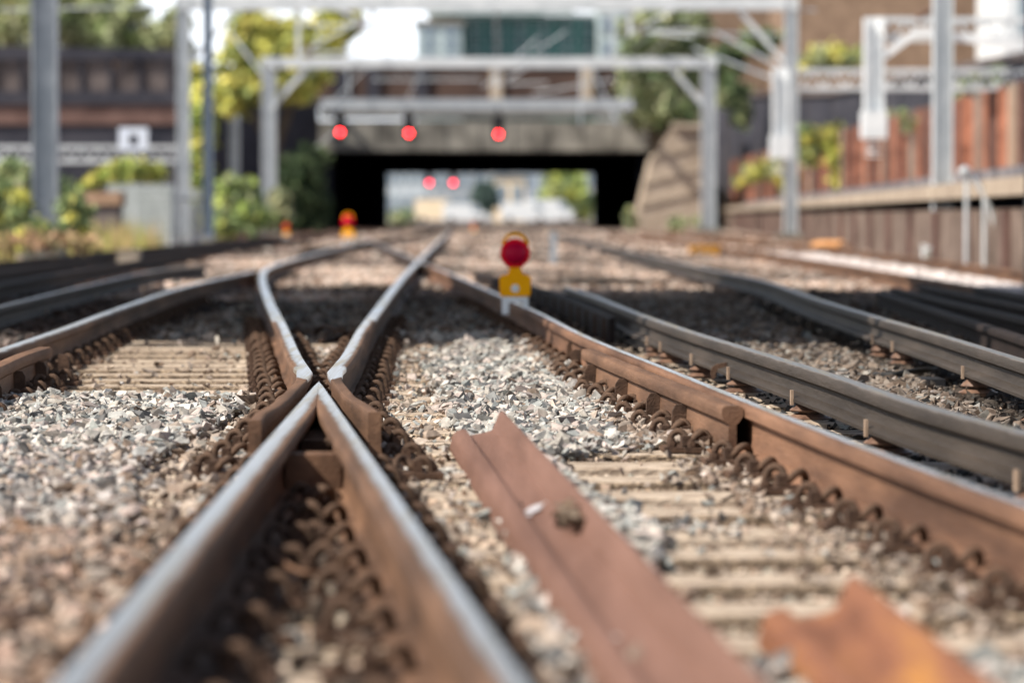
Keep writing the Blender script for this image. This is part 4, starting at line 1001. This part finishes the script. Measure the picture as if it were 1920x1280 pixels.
# white sign
D = 112; r = empty('board_sign', (bx_(250, D), D, bz_(262, D)), 'small square white sign board above the lattice boom', 'sign')
mb = MB(); mb.box(bx_(224, D), bx_(278, D), D-.03, D+.03, bz_(282, D), bz_(240, D)); mb.build('panel', mat('sign_white', (.62, .68, .78), (.7, .75, .82), 3, .5), r)
mb = MB(); mb.box(bx_(243, D), bx_(259, D), D-.045, D-.031, bz_(272, D), bz_(252, D)); mb.build('symbol', blue_dark, r)
mb = MB(); mb.box(bx_(247, D), bx_(253, D), D+.03, D+.1, 0, bz_(245, D)); mb.build('support', galv_dark, r)

# palisade fence and brick pier (left)
def palisade():
    D = 98; x0, x1 = bx_(205, D), bx_(322, D); r = empty('palisade_fence', (x0, D, 0), 'pale grey palisade fence panel beside the brown brick pier', 'fence')
    zt = bz_(342, D); n = 22; mb = MB()
    for k in range(n):
        x = x0+(x1-x0)*(k+.5)/n; mb.box(x-.026, x+.026, D-.02, D, 0, zt-.1); mb.add([(x-.026, D-.02, zt-.1), (x+.026, D-.02, zt-.1), (x, D-.02, zt), (x-.026, D, zt-.1), (x+.026, D, zt-.1), (x, D, zt)], [(0, 1, 2), (5, 4, 3), (0, 3, 4, 1), (1, 4, 5, 2), (2, 5, 3, 0)])
    mb.build('pales', mat('pale_fence', (.40, .44, .42), (.52, .56, .54), 2, .6), r)
    for z in (.35, zt-.35): mb = MB(); mb.box(x0, x1, D+.003, D+.05, z, z+.06); mb.build('rail_bar', galv, r)
    for x in (x0, x1): mb = MB(); mb.box(x-.05, x+.05, D+.052, D+.15, 0, zt-.05); mb.build('post', galv_dark, r)
    x2 = bx_(350, D); r2 = empty('palisade_fence', (x1, D, 0), 'darker fence panel turned away behind the pale palisade', 'fence')
    mb = MB()
    for k in range(12):
        t = k/11; x = x1+.1+(x2-x1)*t; y = D+3*t; mb.box(x-.02, x+.02, y-.03, y+.03, 0, zt-.15)
    mb.build('pales', galv_dark, r2); mb = MB(); mb.bar((x1+.1, D+.06, zt-.4), (x2+.1, D+3.06, zt-.4), .05); mb.build('rail_bar', galv_dark, r2)
palisade()
D = 84; r = empty('brick_pier', (bx_(188, D), D, 0), 'low brown brick pier with a tan capping beside the palisade fence', 'pier')
mb = MB(); mb.box(bx_(160, D), bx_(222, D), D, D+.9, -.05, bz_(386, D)); mb.build('shaft', brick_dark, r, bevel=.01)
mb = MB(); mb.box(bx_(146, D), bx_(228, D), D-.08, D+1, bz_(386, D), bz_(360, D)); mb.build('cap', mat('tan_cap', (.30, .19, .12), (.42, .28, .19), 3, .9), r, bevel=.02)

# ------------------------------------------------------------------ right side: platform, brick wall, retaining wall, buildings
def line_at(p0, p1, t): return (p0[0]+(p1[0]-p0[0])*t, p0[1]+(p1[1]-p0[1])*t)
pA, pB = (bx_(1345, 235), 235.0), (5.87, 42.0)      # platform edge
def platform():
    r = empty('station_platform', (pB[0], pB[1], 0), 'raised platform with tan edge slabs and dark gap beneath running to the bridge', 'platform')
    d = Vector((pB[0]-pA[0], pB[1]-pA[1], 0)); nrm = Vector((-d.y, d.x, 0)).normalized(); 
    if nrm.x < 0: nrm = -nrm
    def strip(o0, o1, z0, z1, m, name):
        a0 = Vector((*pA, 0)); b0 = Vector((*pB, 0)); mb = MB()
        mb.prism([a0+nrm*o0+Vector((0, 0, z0)), b0+nrm*o0+Vector((0, 0, z0)), b0+nrm*o1+Vector((0, 0, z0)), a0+nrm*o1+Vector((0, 0, z0))], (0, 0, z1-z0)); return mb.build(name, m, r)
    strip(.0, 1.1, 1.02, 1.24, mat('edge_slab', (.26, .20, .15), (.46, .38, .29), .9, .85), 'edge_slab')
    strip(.5, 5.5, .85, 1.02, tunnel_m, 'dark_fill')  # black slab behind the gap, shade put into its colour
    strip(.12, .5, .0, .86 if True else 0, mat('platform_front', (.08, .055, .042), (.24, .18, .145), 1.9, .9), 'front_wall')
    strip(1.1, 1.3, 1.02, 1.52, mat('blue_grey_kerb', (.07, .07, .085), (.24, .22, .22), 1.2, .9), 'kerb_upstand')
    strip(1.3, 4.6, 1.02, 1.30, mat('platform_paving', (.3, .26, .22), (.45, .4, .35), 1, .9), 'paving')
    for k in range(26):
        t = 1-(k+1)/40.0*1.2; 
        if t < .05: break
        c = Vector((*line_at(pA, pB, t), 0)); e = d.normalized()
        mb = MB(); q = [c+nrm*.02-e*.15, c+nrm*.02+e*.15, c+nrm*.12+e*.15, c+nrm*.12-e*.15]
        mb.prism([p+Vector((0, 0, .1)) for p in q], (0, 0, .75)); mb.build('support_pier', brick_red, r)
platform()
wA, wB = (bx_(1372, 232), 232.0), (12.6, 88.0)
def brick_wall():
    r = empty('brick_wall', (wB[0], wB[1], 0), 'orange brick wall with dark upright piers running behind the platform', 'wall')
    z0, z1 = 1.2, 4.0
    a, b = Vector((*wA, 0)), Vector((*wB, 0)); d = (b-a).normalized(); n = Vector((-d.y, d.x, 0))
    if n.x > 0: n = -n     # n points to the tracks
    b2 = b+d*12
    mb = MB(); mb.prism([a+Vector((0, 0, z0-1.3)), b2+Vector((0, 0, z0-1.3)), b2+Vector((0, 0, z1)), a+Vector((0, 0, z1))], -n*.4); mb.build('wall_face', brick_or, r)
    L = (b2-a).length; k = 0; s = 1.0
    while s < L:
        c = a+d*s; wd = (.18, .12, .30, .15, .22)[k % 5]
        mb = MB(); mb.prism([c+Vector((0, 0, z0-1.2)), c+d*wd+Vector((0, 0, z0-1.2)), c+d*wd+Vector((0, 0, z1+.08)), c+Vector((0, 0, z1+.08))], n*(.16+.06*(k % 3)))
        mb.build('pier', (brick_or, blue_dark, brick_or, conc_grey, brick_or, brick_red, brick_or, stone, brick_red)[k % 9], r); s += 1.25+.45*((k*7) % 4); k += 1
    mb = MB(); mb.prism([a+Vector((0, 0, z1)), b2+Vector((0, 0, z1)), b2+Vector((0, 0, z1+.14)), a+Vector((0, 0, z1+.14))], -n*.45); mb.build('coping', brick_dark, r)
brick_wall()
simple_wall('retaining_wall', [(bx_(1318, 236), 236), (bx_(1560, 205), 205), (bx_(1960, 135), 135)], 7, 1.0, blue_dark, 'tall blue-black retaining wall behind the orange brick wall', coping=brick_dark, ztops=(8.0, 7.2, 6.4))
def building(name, px0, px1, y0, y1, D, dep, m, lab, rows=0, cols=0, gm_=None, roof=None, base=0.0, wf=None):
    x0, x1 = bx_(px0, D), bx_(px1, D); zt, zb = bz_(y0, D), bz_(y1, D)
    r = empty(name, ((x0+x1)/2, D, 0), lab, 'building')
    mb = MB(); mb.box(x0, x1, D, D+dep, base, zt); mb.build('wall', m, r)
    mb = MB(); mb.box(x0-.2, x1+.2, D-.2, D+dep+.2, zt, zt+.35); mb.build('roof', roof or conc_grey, r)
    for i in range(rows):
        for j in range(cols):
            cx = x0+(x1-x0)*(j+.5)/cols; cz = zb+(zt-zb)*(i+.5)/rows; ww = (x1-x0)/cols*.30; hh = (zt-zb)/rows*.32
            mb = MB(); mb.box(cx-ww-.08, cx+ww+.08, D-.06, D-.0, cz-hh-.08, cz+hh+.08); f = mb.build('window', wf or palegr, r)
            mb = MB(); mb.box(cx-ww, cx+ww, D-.09, D-.061, cz-hh, cz+hh); mb.build('pane', gm_ or glassb, f)
    return r
building('brick_building', 1478, 1884, -260, 130, 260, 20, brick_brown, 'large brown brick building above the dark retaining wall')
building('white_building', 1884, 2250, -260, 95, 240, 15, whitep, 'bright white building at the upper corner beside the brown brick building', 2, 3)
building('glass_office', 866, 1128, 34, 118, 280, 15, teal, 'dark green glass office block above the bridge', 3, 6, mat('teal_pane', (.03, .09, .09), (.08, .16, .15), .3, .35), palegr, base=6.4, wf=galv_dark)
building('pale_office', 782, 866, 48, 118, 276, 15, palegr, 'pale office wing joined to the green glass office block', 3, 2, base=6.4)
building('pale_office', 1122, 1185, -120, 118, 272, 15, palegr, 'tall pale clad tower beside the green glass office block', 5, 2, base=6.4)
building('roof_canopy', 800, 1075, 8, 36, 278, 15, palegr, 'pale flat roof level set on top of the green glass office block', base=bz_(36, 278)+.36)
building('brick_building', 1275, 1500, -160, 130, 300, 12, brick_brown, 'plain brown building wall showing behind the ivy tree')
# beyond the bridge
building('distant_building', 700, 800, 300, 412, 520, 12, mat('blue_grey_render', (.42, .48, .52), (.6, .65, .68), .2, .7), 'pale blue-grey building seen through the bridge opening', 2, 5)
building('distant_building', 815, 905, 318, 405, 560, 12, mat('grey_render', (.30, .33, .36), (.44, .46, .48), .2, .7), 'mid grey building behind the two faint red signals', 2, 4)
building('distant_building', 925, 985, 336, 400, 500, 10, cream, 'cream yellow block seen through the middle of the bridge', 1, 2)
building('distant_building', 975, 1035, 322, 405, 560, 12, mat('slate_render', (.34, .39, .46), (.45, .5, .56), .2, .7), 'slate blue building between the cream block and the green tree', 2, 2)
building('distant_building', 660, 1180, 250, 412, 640, 12, mat('pale_far_render', (.36, .40, .42), (.52, .54, .55), .08, .8), 'long pale grey terrace at the very end of the view under the bridge', 3, 12)
def van(px, py, D, L, H, m, lab):
    x = bx_(px, D); r = empty('parked_van', (x, D, 0), lab, 'van', 'pale vehicles beyond the bridge')
    mb = MB(); pr = [(-L/2, .3), (L/2, .3), (L/2, H*.55), (L/2-.5, H*.6), (L/2-1.1, H), (-L/2, H)]
    mb.prism([(x+a, D, b) for a, b in pr], (0, 1.9, 0)); mb.build('body', m, r, bevel=.06)
    for s in (-.32, .32):
        mb = MB(); mb.lathe([(.33, -.0), (.33, .2)], (x+L*s, D+.1, .33), 'Y', 16); mb.build('wheel', black, r)
    mb = MB(); mb.prism([(x+L/2-.56, D-.02, H*.62), (x+L/2-1.05, D-.02, H*.93), (x+L/2-1.6, D-.02, H*.93), (x+L/2-1.6, D-.02, H*.62)], (0, .03, 0)); mb.build('window', glassb, r)
van(820, 390, 430, 5, 2.6, cream, 'cream van parked below the grey building beyond the bridge')
van(872, 400, 400, 4.6, 2.0, whitep, 'white van beyond the bridge in front of the dark round tree')
van(985, 400, 410, 5.2, 2.2, whitep, 'white van beyond the bridge below the cream block')
van(1030, 400, 440, 5.5, 2.6, whitep, 'white van beyond the bridge in front of the green tree')

# ------------------------------------------------------------------ vegetation
def leaf_cloud(name, blobs, n, size, pal, parent=None, droop=0):
    """blobs: (cx,cy,cz, rx,ry,rz); many small leaf faces through the volume in clumps"""
    B = np.array(blobs, float); vol = (B[:, 3]*B[:, 4]*B[:, 5])**.8; idx = rng.choice(len(B), n, p=vol/vol.sum())
    nc = max(20, n//26); cidx = rng.choice(len(B), nc, p=vol/vol.sum()); d = rng.normal(size=(nc, 3)); d /= np.linalg.norm(d, axis=1)[:, None]; d *= rng.uniform(.35, 1.02, (nc, 1))**.5
    CC = B[cidx, :3]+d*B[cidx, 3:]; csh = rng.uniform(.65, 1.3, nc); ccol = rng.integers(0, len(pal), nc)
    k = rng.integers(0, nc, n); spread = B[cidx[k], 3:].mean(1)[:, None]*.17
    P = CC[k]+rng.normal(size=(n, 3))*spread
    a = rng.normal(size=(n, 3)); a /= np.linalg.norm(a, axis=1)[:, None]; b = rng.normal(size=(n, 3)); b -= a*(a*b).sum(1)[:, None]; b /= np.linalg.norm(b, axis=1)[:, None]
    s = size*rng.uniform(.5, 1.3, (n, 1))
    V = np.stack([P-a*s, P+b*s*.5, P+a*s, P-b*s*.5], 1).reshape(-1, 3); F = np.arange(4*n)
    pal = (np.array(pal)*.85+.15*np.mean(np.array(pal), axis=1, keepdims=True))*1.5; C_ = pal[ccol[k]]*csh[k][:, None]*rng.uniform(.75, 1.25, (n, 1))
    return np_mesh(name, V, F, np.full(n, 4), np.repeat(C_, 4, axis=0), leafm, parent)
G1 = [(.17, .22, .07), (.26, .29, .11), (.11, .15, .055)]
GY = [(.42, .40, .06), (.30, .32, .05), (.50, .45, .08), (.16, .19, .04)]
GD = [(.03, .055, .02), (.05, .08, .03), (.02, .035, .015)]
GI = [(.15, .21, .08), (.21, .27, .11), (.09, .13, .05), (.27, .29, .13)]
GB = [(.32, .40, .07), (.46, .48, .09), (.22, .30, .06)]
GO = [(.23, .26, .12), (.33, .33, .17), (.16, .18, .08)]
def tree(name, boxes, D, n, size, pal, lab, cat='tree', trunk=True, base_px=None, dz=1.0, group=None):
    """boxes: list of (px, py, rx px, ry px) crown lobes at distance D"""
    sc1 = D/FPX; bl_ = [(bx_(px, D)+0, D+random.uniform(-1, 1)*rx*sc1*.5, bz_(py, D), rx*sc1, max(rx, ry)*sc1*.7, ry*sc1) for px, py, rx, ry in boxes]
    bxp = base_px if base_px is not None else boxes[0][0]; x = bx_(bxp, D); r = empty(name, (x, D, 0), lab, cat, group)
    leaf_cloud('crown' if trunk else 'foliage', bl_, n, size, pal, r)
    mb = MB(); top = bl_[0]
    h = max(.3, top[2]); rt = .02*h+.03
    if trunk:
        pts = [(x, D, 0), (x+.05*h*.3, D, h*.4), (top[0]*.5+x*.5, D, h*.75), (top[0], top[1], h)]
        mb.tube(pts, [rt*1.4, rt*1.1, rt*.8, rt*.4], 8)
        for q in bl_[1:7]: mb.tube([pts[1], ((pts[1][0]+q[0])/2, D, (pts[1][2]+q[2])/2+.1), (q[0], q[1], q[2])], [rt*.7, rt*.5, rt*.2], 6)
        mb.build('trunk', barkm, r)
    else:
        for q in bl_[:5]: mb.tube([(q[0], D, 0), (q[0]+.05, D, max(.2, q[2]))], [.03, .012], 5)
        mb.build('stem', barkm, r)
    return r
tree('park_tree', [(150, 45, 90, 45), (60, 30, 80, 55), (235, 55, 75, 40), (-20, 20, 80, 70), (200, 20, 60, 35), (120, 0, 70, 40)], 215, 9000, .32, G1+GO, 'green tree rising behind the dark brick viaduct', dz=1)
tree('park_tree', [(330, 60, 26, 40), (300, 85, 30, 20), (345, 100, 20, 30)], 190, 2200, .25, GO, 'thin olive tree between the viaduct end and the blue-grey mast')
tree('yellow_tree', [(510, 90, 80, 55), (455, 140, 50, 60), (560, 120, 65, 50), (600, 70, 55, 40), (480, 60, 50, 35), (450, 180, 45, 35), (545, 160, 55, 28), (640, 40, 40, 30)], 185, 11000, .26, GY, 'yellow-green tree hanging over the dark retaining wall')
tree('ivy_tree', [(1230, 130, 62, 75), (1215, 60, 55, 40), (1260, 190, 48, 50), (1195, 190, 35, 45), (1290, 110, 40, 60), (1290, 40, 50, 28)], 216, 11000, .26, GI+GO, 'bushy green ivy-clad tree beside the wing wall')
tree('climbing_ivy', [(1365, 110, 30, 34), (1360, 160, 22, 40), (1385, 200, 20, 40), (1420, 80, 40, 22)], 190, 4500, .2, GI+GD, 'green ivy hanging by the portal post over the dark wall', 'plant', trunk=False)
tree('yellow_shrub', [(378, 230, 22, 60), (370, 330, 18, 60), (375, 400, 22, 35), (366, 160, 18, 40)], 120, 5000, .13, GB+GY, 'tall bright yellow-green shrub growing up beside the blue-grey mast', 'shrub', trunk=False)
tree('green_shrub', [(445, 370, 40, 38), (470, 405, 40, 30), (425, 410, 30, 30)], 118, 4500, .12, GB+GI, 'bright green low shrub between the blue-grey mast and the portal post', 'shrub', trunk=False)
tree('dark_bush', [(560, 350, 42, 55), (585, 310, 28, 36), (545, 410, 45, 30), (600, 400, 20, 40)], 175, 6500, .18, GD+[(.07, .10, .04)], 'dark green bush in the shade at the corner of the bridge', 'shrub', trunk=False)
tree('olive_bush', [(525, 390, 22, 36), (505, 418, 18, 20)], 120, 1600, .11, GO, 'small olive bush behind the portal post foot', 'shrub', trunk=False)
tree('dark_round_tree', [(910, 368, 22, 26), (912, 385, 20, 20)], 470, 2200, .4, [(.06, .10, .08), (.04, .07, .06)], 'dark round tree far away seen through the bridge')
tree('green_tree', [(1062, 350, 45, 30), (1085, 380, 35, 30), (1030, 375, 25, 25)], 480, 3800, .4, GB+GI, 'bright green tree far away seen through the bridge')
tree('yellow_plant', [(1575, 300, 22, 40), (1590, 340, 26, 45), (1560, 260, 20, 30)], 150, 2800, .16, GY, 'yellow-green bush growing over the orange brick wall', 'plant', trunk=False)
tree('green_plant', [(1512, 260, 22, 26), (1518, 290, 20, 26)], 150, 1800, .15, GY+GI, 'small yellow-green bush on the wall behind the grey portal post', 'plant', trunk=False)
tree('wall_plant', [(1830, 170, 38, 26), (1870, 150, 25, 25), (1800, 195, 25, 18), (1700, 230, 14, 22)], 110, 2600, .12, GO+GI, 'green leafy plant hanging on the wall behind the tall pale mast', 'plant', trunk=False)
tree('wall_plant', [(1560, 110, 50, 18), (1620, 100, 30, 14), (1510, 120, 30, 16)], 190, 2500, .16, GY+GO, 'row of yellowish plants on top of the dark retaining wall', 'plant', trunk=False)
tree('wall_plant', [(1430, 320, 40, 16), (1480, 300, 30, 20), (1395, 335, 20, 14)], 185, 2200, .14, GO+GY, 'low olive plants along the top of the brick wall nearest the bridge', 'plant', trunk=False)
tree('weed_clump', [(1270, 425, 20, 16), (1310, 420, 16, 14), (1185, 410, 12, 24)], 190, 1600, .13, GI+GO, 'weeds at the foot of the wing wall', 'plant', trunk=False)
tree('weed_clump', [(240, 320, 40, 18), (200, 335, 30, 14), (290, 325, 30, 16), (170, 350, 20, 14)], 100, 3200, .10, GY+GB, 'yellow flowering weeds above the palisade fence', 'plant', trunk=False)
tree('green_shrub', [(30, 350, 45, 45), (110, 390, 45, 50), (60, 400, 50, 50), (130, 430, 40, 30), (-30, 380, 50, 60)], 74, 8000, .075, G1+GI, 'leafy green shrub around the foot of the thick grey mast', 'shrub', trunk=False)
tree('green_shrub', [(730, 412, 28, 16), (760, 405, 24, 14)], 360, 900, .25, GI+GO, 'low shrubs beside the track at the far end of the bridge', 'shrub', trunk=False)
# dry grass on the left verge (stuff)
def grass():
    n = 9000; y = rng.uniform(52, 90, n); x = np.array([bx_(-80, 1)])*y*1.0+rng.random(n)*(bx_(330, 1)-bx_(-80, 1))*y
    xl4 = np.interp(y, [p[1] for p in L4_curve], [p[0] for p in L4_curve]); k = x < xl4-1.0; x, y = x[k], y[k]; n = len(x)
    h = rng.uniform(.15, .75, n)*np.where(x < -7.4, 1.1, .45); a = rng.uniform(0, 6.28, n); lx, ly = np.cos(a)*.12, np.sin(a)*.12; wd = .016
    V = np.stack([np.stack([x-wd, y, x*0-.04], 1), np.stack([x+wd, y, x*0-.04], 1), np.stack([x+lx, y+ly, h], 1)], 1).reshape(-1, 3)
    pal = np.array([(.52, .42, .16), (.62, .48, .22), (.40, .40, .10), (.30, .34, .08), (.55, .36, .2)]); C_ = pal[rng.integers(0, 5, n)]*rng.uniform(.7, 1.2, (n, 1))
    o = np_mesh('grass', V, np.arange(3*n), np.full(n, 3), np.repeat(C_, 3, axis=0), leafm); tag(o, 'dry yellow grass and weeds on the verge by the thick grey mast', 'grass', kind='stuff')
grass()

# ------------------------------------------------------------------ unseen deck added out of the frame, above, to throw the band of shade
def shade_deck():
    z = 6.6; sx = -to_sun.x/to_sun.z*z; sy = -to_sun.y/to_sun.z*z
    # edge of shade on the ground: near edge passes (-2,23.6) and (2,21.6); far edge about y=39
    def Pn(x): return 22.6-.50*x if False else 22.65-.42*x
    xs = (-9.5, 9.5); off = lambda x, y: (x-sx, y-sy)
    r = empty('shade_deck', (0, 27, 0), 'wide unseen deck high overhead, added to throw the band of shade across the rails', 'shade_deck')
    a = [(-11, Pn(-11)), (11, Pn(11)), (11, 39-.15*11), (-11, 39+.15*11)]
    mb = MB(); mb.prism([(*off(*p), z) for p in a], (0, 0, .3)); mb.build('deck', conc_grey, r)
    mb = MB(); p0 = off(-11, Pn(-11)-.62); p1 = off(11, Pn(11)-.62); mb.bar((*p0, z+.1), (*p1, z+.1), .16, .16); mb.build('shade_bar', galv_dark, r)  # bar added to throw the thin strip of shade ahead of the deck
    for x in (-8, -2, 4, 10):
        q0 = off(x, Pn(x)-.62); q1 = off(x, Pn(x)+.1); mb = MB(); mb.bar((*q0, z+.1), (*q1, z+.1), .05); mb.build('bracket', galv_dark, r)
    for p in ((-11, Pn(-11)+1), (10.5, Pn(10.5)+1), (10.5, 36), (-11, 38)):
        q = off(*p); 
        mb = MB(); mb.box(q[0]-.25, q[0]+.25, q[1]-.25, q[1]+.25, -.05, z); mb.build('column', conc_grey, r)
shade_deck()

# ------------------------------------------------------------------ clutter at the platform end on the right
D = 50; x = bx_(1835, D)
r = empty('handrail', (x, D, 0), 'pale sloping handrail on two posts beside the tall pale mast', 'handrail')
mb = MB(); mb.tube([(bx_(1805, D), D, bz_(312, D)), (bx_(1822, D), D, bz_(330, D)), (bx_(1850, D), D, bz_(372, D)), (bx_(1872, D), D, bz_(440, D))], .035, 8); mb.build('rail_bar', galv, r)
for px, py in ((1812, 318), (1846, 368)):
    mb = MB(); mb.tube([(bx_(px, D), D, 0), (bx_(px, D), D, bz_(py, D))], .03, 8); mb.build('post', galv, r)
mb = MB(); mb.lathe([(.06, 0), (.08, .05), (.08, .10), (.03, .12)], (bx_(1808, D), D, bz_(330, D))); mb.build('finial', galv, r)
x = bx_(1722, 83); r = empty('boom_insulator', (x, 83, bz_(30, 83)), 'dark brown ribbed insulator fixed on the upper lattice boom', 'insulator')
mb = MB()
for k in range(4): mb.lathe([(.06, 0), (.16, .03), (.06, .08)], (x+.1*k, 83, bz_(36, 83)+.06*k), n=14)
mb.build('sheds', ceramic, r)
mb = MB(); mb.lathe([(.1, 0), (.12, .06), (.08, .16)], (x+.46, 83, bz_(36, 83))); mb.build('end_fitting', whitep, r)
def sack(px, py, D, w_, h_, m, lab):
    b = bmesh.new(); bmesh.ops.create_icosphere(b, subdivisions=3, radius=1); c = (bx_(px, D), D, h_*.45); rnd = random.Random(px)
    for v in b.verts:
        q = v.co; v.co = Vector((math.copysign(abs(q.x)**.6, q.x)*w_/2, q.y*w_*.35, math.copysign(abs(q.z)**.7, q.z)*h_/2))*(1+rnd.uniform(-.05, .05))+Vector(c)
    me = bpy.data.meshes.new('sack'); b.to_mesh(me); b.free(); me.materials.append(m); o = bpy.data.objects.new('sack', me); COL.objects.link(o); tag(o, lab, 'sack')
om = mat('orange_sack', (.55, .26, .10), (.7, .38, .17), 6, .8)
sack(1562, 440, 88, 1.0, .22, om, 'dusty orange sack lying below the platform near the grey portal post')
sack(1668, 440, 86, .6, .2, om, 'smaller dusty orange sack lying below the platform between the mast and the other sack')
sack(1797, 450, 64, .26, .26, whitep, 'round white bag lying beside the foot of the tall pale mast')

r = empty('wall_railing', (wB[0], wB[1], 4), 'thin dark railing standing on top of the orange brick wall', 'railing')
a, b = Vector((*wA, 4.14)), Vector((*wB, 4.14)); mb = MB()
for h in (.35, .7): mb.bar(a+Vector((.2, 0, h)), b+Vector((.2, 0, h)), .05)
mb.build('rail_bar', blue_dark, r)
n_ = 30
for k in range(n_):
    p = a.lerp(b, (k+.5)/n_)+Vector((.2, 0, 0)); mb = MB(); mb.bar(p, p+Vector((0, 0, .78)), .06); mb.build('post', blue_dark, r)
tree('wall_plant', [(1480, 345, 18, 24), (1465, 320, 16, 20)], 170, 1200, .12, GO+GY, 'yellowish weeds sprouting low on the brick wall behind the grey portal post', 'plant', trunk=False)
tree('wall_plant', [(1650, 250, 16, 22), (1668, 225, 12, 18)], 135, 1200, .11, GO+GY, 'spindly olive weeds on top of the brick wall behind the white drop post', 'plant', trunk=False)

tree('leafy_weeds', [(15, 400, 45, 55), (140, 412, 36, 44), (60, 440, 60, 24), (-60, 390, 50, 60)], 57, 7000, .055, G1+GI+GY, 'tall leafy green and yellow weeds in front of the thick grey mast', 'plant', trunk=False)
tree('reddish_weeds', [(100, 455, 50, 16), (60, 445, 18, 22), (160, 455, 36, 12), (0, 455, 40, 14)], 56, 2600, .035, [(.36, .21, .12), (.42, .32, .14), (.30, .24, .10)], 'dry reddish weeds at the very foot of the thick grey mast', 'plant', trunk=False)
